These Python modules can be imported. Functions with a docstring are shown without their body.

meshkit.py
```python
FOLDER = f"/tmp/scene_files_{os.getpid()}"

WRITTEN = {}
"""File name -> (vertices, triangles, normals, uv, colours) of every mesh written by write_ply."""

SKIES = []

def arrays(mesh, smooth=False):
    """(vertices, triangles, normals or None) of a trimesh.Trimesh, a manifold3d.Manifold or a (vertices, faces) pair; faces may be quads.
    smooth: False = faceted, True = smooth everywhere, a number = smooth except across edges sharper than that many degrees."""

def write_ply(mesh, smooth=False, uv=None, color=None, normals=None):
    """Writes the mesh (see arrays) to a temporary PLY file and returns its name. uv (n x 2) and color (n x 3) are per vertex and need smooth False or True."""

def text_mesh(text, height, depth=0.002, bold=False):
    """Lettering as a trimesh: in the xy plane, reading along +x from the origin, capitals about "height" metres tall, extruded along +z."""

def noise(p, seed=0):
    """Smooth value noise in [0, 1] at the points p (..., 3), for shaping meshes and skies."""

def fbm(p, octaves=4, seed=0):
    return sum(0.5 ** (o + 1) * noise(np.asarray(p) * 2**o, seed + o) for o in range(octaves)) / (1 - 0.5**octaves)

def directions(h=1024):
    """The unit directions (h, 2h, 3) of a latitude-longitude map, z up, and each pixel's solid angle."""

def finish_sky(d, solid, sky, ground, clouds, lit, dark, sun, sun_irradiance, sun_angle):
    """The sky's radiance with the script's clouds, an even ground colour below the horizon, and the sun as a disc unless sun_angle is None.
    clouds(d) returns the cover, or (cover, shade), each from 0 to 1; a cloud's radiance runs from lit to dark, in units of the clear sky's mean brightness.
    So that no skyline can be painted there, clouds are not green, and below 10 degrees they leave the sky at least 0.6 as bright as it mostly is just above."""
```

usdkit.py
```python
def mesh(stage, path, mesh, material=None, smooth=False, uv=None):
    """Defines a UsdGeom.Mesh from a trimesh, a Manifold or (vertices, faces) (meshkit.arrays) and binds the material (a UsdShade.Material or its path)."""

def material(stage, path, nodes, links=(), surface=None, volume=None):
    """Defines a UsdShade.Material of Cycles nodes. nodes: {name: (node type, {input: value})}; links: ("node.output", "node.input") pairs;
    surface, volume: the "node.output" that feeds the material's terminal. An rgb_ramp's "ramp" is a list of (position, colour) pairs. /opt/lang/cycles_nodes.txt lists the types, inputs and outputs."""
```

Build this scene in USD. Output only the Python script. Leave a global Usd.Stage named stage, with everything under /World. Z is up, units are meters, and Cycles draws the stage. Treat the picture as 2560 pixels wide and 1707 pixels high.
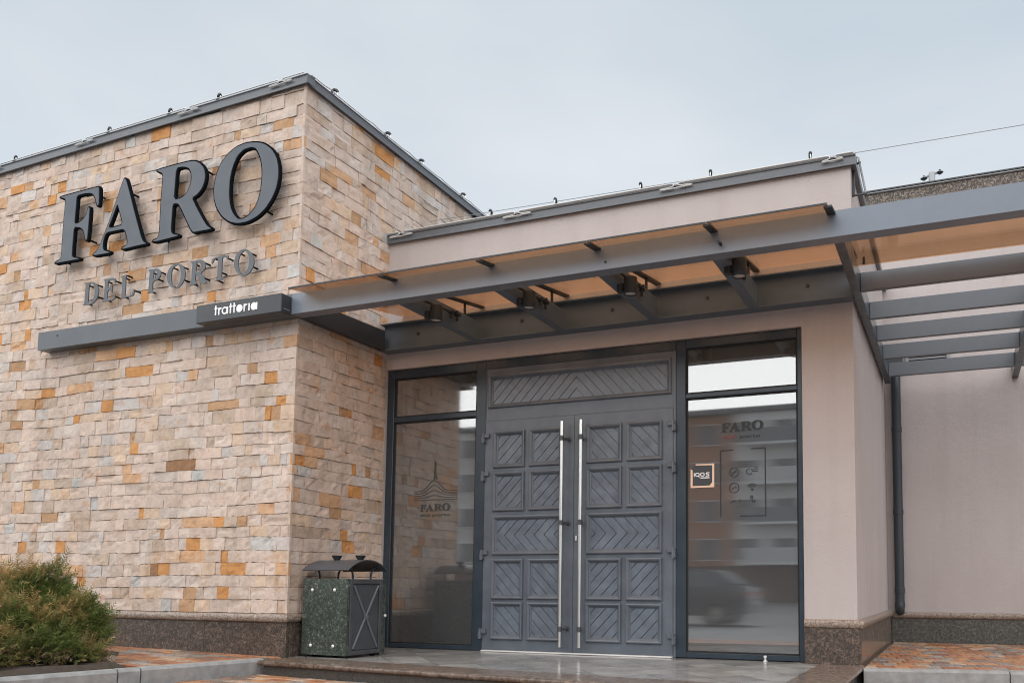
import math, random
import numpy as np, trimesh
from shapely.geometry import Polygon, box as sbox, LineString, Point
from shapely import affinity
from shapely.ops import unary_union
import usdkit, meshkit
from pxr import Usd, UsdGeom, UsdLux, UsdShade, Sdf, Gf, Vt

stage = Usd.Stage.CreateInMemory()
UsdGeom.SetStageUpAxis(stage, UsdGeom.Tokens.z); UsdGeom.SetStageMetersPerUnit(stage, 1.0)
UsdGeom.Xform.Define(stage, '/World'); UsdGeom.Scope.Define(stage, '/World/Looks')
L = '/World/Looks/'
rng = np.random.default_rng(7)

# ------------------------------------------------------------------ camera, sky, sun, exposure
EXPOSURE = 2.76
CF, CCX, CCY = 2079.0, 1602.8, 1302.9            # focal length and principal point, in units of a 2560-wide picture
YAW, PITCH, ROLL = -0.36382, 0.07703, 0.00409
EYE = np.array([3.1473, -6.5754, 0.5952])
_fw = np.array([math.sin(YAW)*math.cos(PITCH), math.cos(YAW)*math.cos(PITCH), math.sin(PITCH)])
_r = np.array([math.cos(YAW), -math.sin(YAW), 0]); _u = np.cross(_r, _fw)
_rt = _r*math.cos(ROLL)+_u*math.sin(ROLL); _up = -_r*math.sin(ROLL)+_u*math.cos(ROLL)
cam = UsdGeom.Camera.Define(stage, '/World/camera')
HA = 36.0
cam.CreateFocalLengthAttr(CF/2560*HA); cam.CreateHorizontalApertureAttr(HA); cam.CreateVerticalApertureAttr(HA*682/1024)
cam.CreateHorizontalApertureOffsetAttr((1280-CCX)/2560*HA); cam.CreateVerticalApertureOffsetAttr((CCY-853.5)/2560*HA)
cam.CreateClippingRangeAttr(Gf.Vec2f(0.05, 3000)); cam.CreateExposureAttr(EXPOSURE)
_m = Gf.Matrix4d(*[float(x) for row in (np.append(_rt, 0), np.append(_up, 0), np.append(-_fw, 0), np.append(EYE, 1)) for x in row])
cam.AddTransformOp().Set(_m)

TO_SUN = np.array([0.05, -0.76, 0.65]); TO_SUN /= np.linalg.norm(TO_SUN)
SUN_EL, SUN_ROT = math.asin(TO_SUN[2]), math.atan2(TO_SUN[0], TO_SUN[1])
sky = UsdLux.DomeLight.Define(stage, '/World/sky')
sky_mat = usdkit.material(stage, L+'sky_look', {
    'st': ('sky_texture', {'sky_type': 'single_scattering', 'sun_disc': False, 'sun_elevation': SUN_EL, 'sun_rotation': SUN_ROT, 'aerosol_density': 2.0}),
    'tc': ('texture_coordinate', {}),
    'mp': ('mapping', {'scale': (1.0, 1.0, 2.6)}),
    'n': ('noise_texture', {'scale': 1.5, 'detail': 4.0, 'roughness': 0.45, 'distortion': 0.3}),
    'sep': ('separate_xyz', {}),
    'hz': ('rgb_ramp', {'ramp': [(0.0, (1.22, 1.22, 1.235)), (0.28, (1.06, 1.08, 1.11)), (0.55, (0.84, 0.91, 0.96)), (0.75, (0.92, 0.98, 1.03)), (1.0, (1.20, 1.24, 1.27))]}),
    'cl': ('rgb_ramp', {'ramp': [(0.30, (0.76, 0.83, 0.88)), (0.45, (0.90, 0.93, 0.95)), (0.56, (1.0, 1.0, 1.0)), (0.72, (1.14, 1.11, 1.10))]}),
    'mul': ('mix_color', {'blend_type': 'multiply', 'fac': 1.0, 'use_clamp': False}),
    'mix': ('mix_color', {'blend_type': 'mix', 'fac': 0.97}),
    'bg': ('background_shader', {'strength': 0.112})},
    [('tc.generated', 'mp.vector'), ('mp.vector', 'n.vector'), ('n.fac', 'cl.fac'), ('tc.generated', 'sep.vector'), ('sep.z', 'hz.fac'),
     ('hz.color', 'mul.a'), ('cl.color', 'mul.b'), ('st.color', 'mix.a'), ('mul.result', 'mix.b'), ('mix.result', 'bg.color')], surface='bg.background')
UsdShade.MaterialBindingAPI.Apply(sky.GetPrim()).Bind(sky_mat)
sky.GetPrim().SetCustomDataByKey('kind', 'structure')
sun = UsdLux.DistantLight.Define(stage, '/World/sun')
sun.CreateNormalizeAttr(True); sun.CreateIntensityAttr(0.14); sun.CreateAngleAttr(122.0); sun.CreateColorAttr(Gf.Vec3f(1.0, 0.965, 0.92))
_x = np.cross([0, 0, 1.0], TO_SUN); _x /= np.linalg.norm(_x); _y = np.cross(TO_SUN, _x)
sun.AddTransformOp().Set(Gf.Matrix4d(*[float(v) for row in (np.append(_x, 0), np.append(_y, 0), np.append(TO_SUN, 0), (0, 0, 0, 1)) for v in row]))

# ------------------------------------------------------------------ helpers
_taken = {}
def path_for(name, parent):
    base = (str(parent.GetPath()) if parent else '/World') + '/'
    k = _taken.get(base+name, 0); _taken[base+name] = k+1
    return base + (name if k == 0 else f'{name}_{k:03d}')

def tag(p, label=None, cat=None, group=None, kind=None):
    for key, val in (('label', label), ('category', cat), ('group', group), ('kind', kind)):
        if val: p.SetCustomDataByKey(key, val)
    return p

def thing(name, label, cat, loc=(0, 0, 0), group=None, rotz=0):
    x = UsdGeom.Xform.Define(stage, path_for(name, None)); x.AddTranslateOp().Set(Gf.Vec3d(*map(float, loc)))
    if rotz: x.AddRotateZOp().Set(float(rotz))
    return tag(x.GetPrim(), label, cat, group)

def struct(name):
    x = UsdGeom.Xform.Define(stage, path_for(name, None)); return tag(x.GetPrim(), kind='structure')

def copy_of(root, name, loc, rotz, label, cat, group=None):
    x = UsdGeom.Xform.Define(stage, path_for(name, None)); x.AddTranslateOp().Set(Gf.Vec3d(*map(float, loc)))
    if rotz: x.AddRotateZOp().Set(float(rotz))
    p = x.GetPrim(); p.GetReferences().AddInternalReference(root.GetPath()); p.SetInstanceable(True)
    return tag(p, label, cat, group)

class MB:
    def __init__(s): s.v, s.f, s.n, s.t = [], [], 0, []
    def add(s, v, f, tone=None):
        v = np.asarray(v, float); f = np.asarray(f, int)
        if f.shape[1] == 4: f = np.vstack([f[:, [0, 1, 2]], f[:, [0, 2, 3]]])
        s.v.append(v); s.f.append(f+s.n); s.n += len(v)
        if tone is not None: s.t.append(np.tile(tone, (len(v), 1)) if np.ndim(tone) == 1 else tone)
        return s
    def mesh(s, m): return s.add(m.vertices, m.faces)
    def box(s, x0, x1, y0, y1, z0, z1, c=0.0):
        if c <= 0:
            v = [(x, y, z) for x in (x0, x1) for y in (y0, y1) for z in (z0, z1)]
            return s.add(v, [(0, 1, 3, 2), (4, 6, 7, 5), (0, 4, 5, 1), (2, 3, 7, 6), (0, 2, 6, 4), (1, 5, 7, 3)])
        v = []
        for i, x in enumerate((x0, x1)):
            for j, y in enumerate((y0, y1)):
                for k, z in enumerate((z0, z1)):
                    sx, sy, sz = (c, -c)[i], (c, -c)[j], (c, -c)[k]
                    v += [(x, y+sy, z+sz), (x+sx, y, z+sz), (x+sx, y+sy, z)]
        return s.hull(v)
    def hull(s, pts):
        m = trimesh.convex.convex_hull(np.array(pts, float)); return s.add(m.vertices, m.faces)
    def tube(s, pts, r, n=8, cap=True):
        p = np.array(pts, float); rr = np.broadcast_to(r, len(p)); t = np.gradient(p, axis=0); t /= np.linalg.norm(t, axis=1, keepdims=True)+1e-12
        ref = np.array([0, 0, 1.0]) if abs(t[0][2]) < .9 else np.array([1.0, 0, 0])
        a = np.cross(t[0], ref); a /= np.linalg.norm(a); rings = []
        for i in range(len(p)):
            a = a-t[i]*(a@t[i]); a /= np.linalg.norm(a)+1e-12; b = np.cross(t[i], a)
            an = np.arange(n)*2*np.pi/n
            rings.append(p[i]+rr[i]*(np.cos(an)[:, None]*a+np.sin(an)[:, None]*b))
        v = np.vstack(rings); f = []
        for i in range(len(p)-1):
            for k in range(n):
                k2 = (k+1) % n; f.append((i*n+k, i*n+k2, (i+1)*n+k2, (i+1)*n+k))
        s.add(v, f)
        if cap:
            for i, o in ((0, 1), (len(p)-1, -1)):
                s.add(np.vstack([rings[i], p[i]]), [((k, n, (k+1) % n)[::o]) for k in range(n)])
        return s
    def cyl(s, p0, p1, r, n=16): return s.tube([p0, p1], r, n)
    def lathe(s, prof, at=(0, 0, 0), n=20):
        an = np.arange(n)*2*np.pi/n; pr = np.array(prof, float)
        v = np.stack([pr[:, 0][:, None]*np.cos(an), pr[:, 0][:, None]*np.sin(an), np.repeat(pr[:, 1][:, None], n, 1)], -1).reshape(-1, 3)+np.array(at)
        return s.add(v, [(i*n+k, i*n+(k+1) % n, (i+1)*n+(k+1) % n, (i+1)*n+k) for i in range(len(pr)-1) for k in range(n)])
    def prism(s, poly, a, b, plane='xz'):
        """poly extruded along the plane's normal from a to b"""
        for g in getattr(poly, 'geoms', [poly]):
            if g.is_empty or g.geom_type != 'Polygon' or g.area < 1e-8: continue
            m = trimesh.creation.extrude_polygon(g, b-a, engine='earcut'); v = np.array(m.vertices); f = np.array(m.faces)
            if plane == 'xy': v = v+[0, 0, a]
            elif plane == 'xz': v = np.stack([v[:, 0], v[:, 2]+a, v[:, 1]], -1); f = f[:, ::-1]
            else: v = np.stack([v[:, 2]+a, v[:, 0], v[:, 1]], -1)
            s.add(v, f)
        return s
    def moved(s, M):
        M = np.asarray(M, float); s.v = [v@M[:3, :3].T+M[:3, 3] for v in s.v]; return s
    def arrays(s): return np.vstack(s.v), np.vstack(s.f)
    def build(s, name, mat, parent=None, smooth=False, label=None, cat=None, group=None, kind=None):
        v, f = s.arrays()
        m = usdkit.mesh(stage, path_for(name, parent), (v, f), L+mat, smooth=smooth)
        if s.t:
            UsdGeom.PrimvarsAPI(m).CreatePrimvar('tone', Sdf.ValueTypeNames.Color3fArray, 'vertex').Set(Vt.Vec3fArray.FromNumpy(np.vstack(s.t).astype(np.float32)))
        return tag(m.GetPrim(), label, cat, group, kind)

def pix(p):
    d = np.asarray(p, float)-EYE; z = d@_fw
    return np.stack([CCX+CF*(d@_rt)/z, CCY-CF*(d@_up)/z, z], -1)
def seen(p, margin=60):
    q = pix(p); ok = (q[..., 2] > .2) & (q[..., 0] > -margin) & (q[..., 0] < 2560+margin) & (q[..., 1] > -margin) & (q[..., 1] < 1707+margin)
    return bool(np.any(ok))
def screen_area(quad):
    q = pix(np.array(quad))
    if (q[:, 2] < .2).any(): return 0
    c = q.mean(0)
    if not (0 < c[0] < 2560 and 0 < c[1] < 1707): return 0
    return abs(Polygon(q[:, :2]).area)

def mat(name, nodes, links, surface): return usdkit.material(stage, L+name, nodes, links, surface=surface)
POS = ('geometry', {})
def plain(name, color, rough=.5, metal=0.0, noise=0.0, nscale=8.0, bump=0.0, bscale=120.0, spec=.5, coat=0.0):
    n = {'g': POS, 'p': ('principled_bsdf', {'base_color': color, 'roughness': rough, 'metallic': metal, 'specular_ior_level': spec, 'coat_weight': coat})}; l = []
    if noise:
        lo, hi = [tuple(max(0, c*(1-noise)) for c in color), tuple(min(1, c*(1+noise)) for c in color)]
        n['n'] = ('noise_texture', {'scale': nscale, 'detail': 5.0, 'roughness': .6}); n['r'] = ('rgb_ramp', {'ramp': [(.3, lo), (.7, hi)]})
        n['rr'] = ('rgb_ramp', {'ramp': [(.3, (rough*.8,)*3), (.7, (min(1, rough*1.2),)*3)]})
        l += [('g.position', 'n.vector'), ('n.fac', 'r.fac'), ('r.color', 'p.base_color'), ('n.fac', 'rr.fac'), ('rr.color', 'p.roughness')]
    if bump:
        n['bn'] = ('noise_texture', {'scale': bscale, 'detail': 4.0}); n['b'] = ('bump', {'strength': bump, 'distance': .004})
        l += [('g.position', 'bn.vector'), ('bn.fac', 'b.height'), ('b.normal', 'p.normal')]
    return mat(name, n, l, 'p.BSDF')

def speckle(name, stops, scale, rough, bump=0.0, stretch=(1, 1, 1), big=.35):
    return mat(name, {'g': POS, 'm': ('mapping', {'scale': stretch}), 'v': ('voronoi_texture', {'scale': scale, 'feature': 'f1'}), 'w': ('rgb_to_bw', {}), 'n': ('noise_texture', {'scale': scale*.33, 'detail': 5.0, 'roughness': .65}),
        'mx': ('mix_float', {'fac': big}), 'r': ('rgb_ramp', {'ramp': stops}), 'b': ('bump', {'strength': bump, 'distance': .003}),
        'p': ('principled_bsdf', {'roughness': rough})},
        [('g.position', 'm.vector'), ('m.vector', 'v.vector'), ('m.vector', 'n.vector'), ('v.color', 'w.color'), ('w.val', 'mx.a'), ('n.fac', 'mx.b'), ('mx.result', 'r.fac'), ('r.color', 'p.base_color'), ('mx.result', 'b.height'), ('b.normal', 'p.normal')], 'p.BSDF')

# ------------------------------------------------------------------ materials
mat('sandstone', {'g': POS, 'a': ('attribute', {'attribute': 'tone'}),
    'n1': ('noise_texture', {'scale': 16.0, 'detail': 6.0, 'roughness': .62, 'distortion': .8}), 'r1': ('rgb_ramp', {'ramp': [(.28, (.88, .86, .84)), (.5, (1.08, 1.07, 1.06)), (.72, (1.20, 1.18, 1.15))]}),
    'm1': ('mix_color', {'blend_type': 'multiply', 'fac': 1.0, 'use_clamp': False}),
    'n2': ('noise_texture', {'scale': 5.0, 'detail': 4.0, 'roughness': .6, 'distortion': 1.5}), 'r2': ('rgb_ramp', {'ramp': [(.57, (0, 0, 0)), (.68, (.6, .6, .6))]}),
    'm2': ('mix_color', {'blend_type': 'multiply', 'b': (.90, .66, .44)}),
    'mp': ('mapping', {'scale': (4.5, 4.5, .45)}), 'n5': ('noise_texture', {'scale': 1.0, 'detail': 6.0, 'roughness': .62}), 'r5': ('rgb_ramp', {'ramp': [(.34, (.84, .82, .80)), (.52, (1.0, 1.0, 1.0))]}), 'm5': ('mix_color', {'blend_type': 'multiply', 'fac': 1.0, 'use_clamp': False}), 'n3': ('noise_texture', {'scale': 140.0, 'detail': 4.0}), 'n4': ('noise_texture', {'scale': 38.0, 'detail': 5.0, 'distortion': .6}), 'ad': ('math', {'math_type': 'multiply_add', 'value2': .4}),
    'b': ('bump', {'strength': .7, 'distance': .006}),
    'p': ('principled_bsdf', {'roughness': .88, 'specular_ior_level': .25})},
    [('g.position', 'n1.vector'), ('n1.fac', 'r1.fac'), ('a.color', 'm1.a'), ('r1.color', 'm1.b'), ('g.position', 'n2.vector'), ('n2.fac', 'r2.fac'), ('r2.color', 'm2.fac'),
     ('m1.result', 'm2.a'), ('g.position', 'mp.vector'), ('mp.vector', 'n5.vector'), ('n5.fac', 'r5.fac'), ('m2.result', 'm5.a'), ('r5.color', 'm5.b'), ('m5.result', 'p.base_color'), ('g.position', 'n3.vector'), ('g.position', 'n4.vector'), ('n3.fac', 'ad.value1'), ('n4.fac', 'ad.value3'), ('ad.value', 'b.height'), ('b.normal', 'p.normal')], 'p.BSDF')
mat('paver_mat', {'g': POS, 'a': ('attribute', {'attribute': 'tone'}), 'n': ('noise_texture', {'scale': 22.0, 'detail': 6.0, 'roughness': .7}), 'r': ('rgb_ramp', {'ramp': [(.3, (.68, .68, .7)), (.65, (1.1, 1.08, 1.05))]}),
    'm': ('mix_color', {'blend_type': 'multiply', 'fac': 1.0, 'use_clamp': False}), 'rr': ('rgb_ramp', {'ramp': [(.38, (.16,)*3), (.62, (.6,)*3)]}), 'bn': ('noise_texture', {'scale': 160.0, 'detail': 3.0}), 'b': ('bump', {'strength': .35, 'distance': .003}), 'p': ('principled_bsdf', {})},
    [('g.position', 'n.vector'), ('n.fac', 'r.fac'), ('a.color', 'm.a'), ('r.color', 'm.b'), ('m.result', 'p.base_color'), ('n.fac', 'rr.fac'), ('rr.color', 'p.roughness'), ('g.position', 'bn.vector'), ('bn.fac', 'b.height'), ('b.normal', 'p.normal')], 'p.BSDF')
mat('paver_far', {'g': POS, 'mp': ('mapping', {'rotation': (0, 0, -.15)}), 'br': ('brick_texture', {'color1': (.36, .15, .07), 'color2': (.20, .17, .15), 'mortar': (.10, .09, .08), 'scale': 1.0, 'mortar_size': .005, 'brick_width': .2, 'row_height': .1, 'bias': -.1}),
    'n': ('noise_texture', {'scale': 3.0, 'detail': 5.0}), 'r': ('rgb_ramp', {'ramp': [(.35, (.7, .75, .8)), (.65, (1.1, 1, .95))]}), 'm': ('mix_color', {'blend_type': 'multiply', 'fac': 1.0, 'use_clamp': False}), 'p': ('principled_bsdf', {'roughness': .55})},
    [('g.position', 'mp.vector'), ('mp.vector', 'br.vector'), ('g.position', 'n.vector'), ('n.fac', 'r.fac'), ('br.color', 'm.a'), ('r.color', 'm.b'), ('m.result', 'p.base_color')], 'p.BSDF')
mat('plaster', {'g': POS, 'n': ('noise_texture', {'scale': 1.3, 'detail': 6.0, 'roughness': .6}), 'r': ('rgb_ramp', {'ramp': [(.3, (.498, .448, .438)), (.7, (.548, .496, .486))]}),
    'n2': ('noise_texture', {'scale': 190.0, 'detail': 3.0}), 'r2': ('rgb_ramp', {'ramp': [(.35, (.80,)*3), (.6, (1.06,)*3)]}), 'm': ('mix_color', {'blend_type': 'multiply', 'fac': 1.0, 'use_clamp': False}),
    'mp': ('mapping', {'scale': (7.0, 7.0, .35)}), 'n3': ('noise_texture', {'scale': 1.0, 'detail': 5.0, 'roughness': .6}), 'r3': ('rgb_ramp', {'ramp': [(.32, (.945, .935, .925)), (.5, (1.0, 1.0, 1.0))]}), 'm3': ('mix_color', {'blend_type': 'multiply', 'fac': 1.0}),
    'n4': ('noise_texture', {'scale': 14.0, 'detail': 5.0}), 'ad': ('math', {'math_type': 'multiply_add', 'value2': .8}),
    'b': ('bump', {'strength': .8, 'distance': .005}), 'p': ('principled_bsdf', {'roughness': .9, 'specular_ior_level': .2})},
    [('g.position', 'n.vector'), ('n.fac', 'r.fac'), ('g.position', 'n2.vector'), ('n2.fac', 'r2.fac'), ('r.color', 'm.a'), ('r2.color', 'm.b'), ('g.position', 'mp.vector'), ('mp.vector', 'n3.vector'), ('n3.fac', 'r3.fac'), ('m.result', 'm3.a'), ('r3.color', 'm3.b'),
     ('m3.result', 'p.base_color'), ('g.position', 'n4.vector'), ('n4.fac', 'ad.value1'), ('n2.fac', 'ad.value3'), ('ad.value', 'b.height'), ('b.normal', 'p.normal')], 'p.BSDF')
speckle('granite_brown', [(.25, (.026, .022, .02)), (.45, (.052, .041, .035)), (.6, (.13, .095, .075)), (.8, (.32, .235, .185))], 105.0, .36, .15, big=.68)
speckle('granite_cap', [(.25, (.10, .08, .07)), (.5, (.25, .19, .155)), (.75, (.44, .36, .30))], 110.0, .35, .1, big=.5)
speckle('granite_dark', [(.3, (.03, .032, .03)), (.55, (.075, .075, .068)), (.8, (.20, .17, .14))], 95.0, .35, .1, big=.5)
speckle('granite_green', [(.32, (.022, .029, .025)), (.5, (.042, .055, .046)), (.64, (.085, .103, .086)), (.83, (.34, .37, .33))], 85.0, .30, .05, big=.62)
speckle('granite_nosing', [(.3, (.06, .042, .033)), (.5, (.125, .09, .07)), (.75, (.26, .20, .16))], 45.0, .17, .05, big=.75)
plain('riser_mat', (.055, .052, .048), .4, noise=.5, nscale=60, bump=.3)
speckle('pebble', [(.28, (.06, .05, .045)), (.5, (.085, .072, .062)), (.75, (.30, .25, .21))], 80.0, .7, .6, big=.25)
plain('tile_mat', (.26, .25, .237), .13, noise=.38, nscale=2.6, bump=.10, bscale=60)
plain('tile_light', (.30, .29, .272), .15, noise=.34, nscale=2.9, bump=.10, bscale=60)
plain('tile_dark', (.225, .217, .207), .12, noise=.40, nscale=2.4, bump=.10, bscale=60)
plain('bin_brace', (.125, .135, .15), .4)
plain('grout', (.035, .033, .031), .85)
plain('mortar', (.26, .22, .185), .95)
plain('kerb_mat', (.27, .275, .275), .75, noise=.22, nscale=14, bump=.6, bscale=70)
plain('soil', (.05, .038, .028), .95, noise=.4, nscale=25, bump=1.0, bscale=40)
plain('asphalt', (.125, .126, .13), .38, noise=.25, nscale=2.0, bump=.4, bscale=150)
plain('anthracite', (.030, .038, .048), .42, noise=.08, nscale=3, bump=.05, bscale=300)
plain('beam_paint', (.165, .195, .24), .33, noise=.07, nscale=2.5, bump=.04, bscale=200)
plain('slat_paint', (.095, .106, .124), .38, noise=.08, nscale=3)
plain('sign_black', (.030, .034, .040), .4, noise=.1, nscale=4)
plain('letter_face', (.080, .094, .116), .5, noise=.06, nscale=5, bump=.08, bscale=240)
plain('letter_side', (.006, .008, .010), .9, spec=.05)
plain('canopy_steel', (.105, .136, .172), .45, noise=.1, nscale=4, spec=.3)
plain('door_paint', (.108, .126, .152), .29, noise=.14, nscale=4, bump=.06, bscale=220)
plain('plank_paint', (.130, .153, .187), .23, noise=.22, nscale=9, bump=.12, bscale=90)
plain('frame_paint', (.030, .044, .060), .27, noise=.08, nscale=4)
plain('steel', (.74, .74, .72), .25, metal=1.0)
plain('dark_metal', (.022, .026, .030), .45)
plain('bin_metal', (.060, .064, .072), .42, noise=.15, nscale=12)
plain('bolt_metal', (.80, .80, .78), .35, metal=.4)
plain('cable_white', (.62, .63, .62), .5)
plain('coping', (.12, .132, .148), .36, noise=.1, nscale=4)
plain('flashing', (.42, .44, .46), .35, noise=.08, nscale=6)
plain('white_paint', (.70, .70, .70), .45)
plain('mast_grey', (.36, .38, .40), .6)
plain('sign_white', (.88, .88, .90), .4)
plain('rose_gold', (.80, .56, .42), .35)
plain('sticker_black', (.04, .043, .046), .4)
plain('decal_dark', (.018, .024, .026), .6)
plain('decal_faint', (.050, .052, .048), .7)
plain('decal_red', (.28, .05, .04), .6)
plain('vent_grey', (.26, .27, .29), .45)
plain('lens_glass', (.45, .47, .46), .15)
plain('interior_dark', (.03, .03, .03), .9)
plain('concrete_white', (.78, .78, .77), .85, noise=.08, nscale=.5)
plain('brick_orange', (.42, .19, .10), .9, noise=.2, nscale=1.0)
plain('window_dark', (.10, .11, .12), .15)
plain('car_paint', (.035, .042, .052), .2, coat=.6)
plain('car_paint_light', (.45, .47, .50), .25, coat=.6)
plain('rubber', (.015, .015, .016), .8)
plain('lamp_red', (.5, .02, .02), .25)
plain('brick_dark', (.12, .07, .05), .9)
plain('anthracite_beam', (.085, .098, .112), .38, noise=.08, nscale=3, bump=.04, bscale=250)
plain('letter_face_small', (.085, .098, .112), .45, noise=.06, nscale=5)
mat('pane_glass', {'t': ('transparent_bsdf', {'color': (.55, .56, .55)}), 'gl': ('glossy_bsdf', {'color': (.90, .92, .93), 'roughness': .026, 'anisotropy': .88, 'rotation': .25}), 'tg': ('tangent', {'direction_type': 'radial', 'axis': 'z'}), 'fr': ('fresnel', {'IOR': 1.5}), 'ma': ('math', {'math_type': 'multiply_add', 'value2': .64, 'value3': .315, 'use_clamp': True}), 'm': ('mix_closure', {}), 'd': ('diffuse_bsdf', {'color': (.56, .56, .57)}), 'm2': ('mix_closure', {'fac': .06})},
    [('m.closure', 'm2.closure1'), ('d.BSDF', 'm2.closure2'), ('tg.tangent', 'gl.tangent'), ('fr.fac', 'ma.value1'), ('ma.value', 'm.fac'), ('t.BSDF', 'm.closure1'), ('gl.BSDF', 'm.closure2')], 'm2.closure')
mat('bronze_glass', {'t': ('transparent_bsdf', {'color': (.90, .70, .53)}), 'gl': ('glossy_bsdf', {'color': (.95, .95, .95), 'roughness': .01}), 'fr': ('fresnel', {'IOR': 1.5}), 'ma': ('math', {'math_type': 'multiply', 'value2': .55}), 'm': ('mix_closure', {})},
    [('fr.fac', 'ma.value1'), ('ma.value', 'm.fac'), ('t.BSDF', 'm.closure1'), ('gl.BSDF', 'm.closure2')], 'm.closure')
mat('juniper_leaf', {'a': ('attribute', {'attribute': 'tone'}), 'p': ('principled_bsdf', {'roughness': .6, 'specular_ior_level': .3}), 't': ('translucent_bsdf', {}), 'm': ('mix_closure', {'fac': .25})},
    [('a.color', 'p.base_color'), ('a.color', 't.color'), ('p.BSDF', 'm.closure1'), ('t.BSDF', 'm.closure2')], 'm.closure')
plain('twig', (.09, .055, .035), .9)

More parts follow.
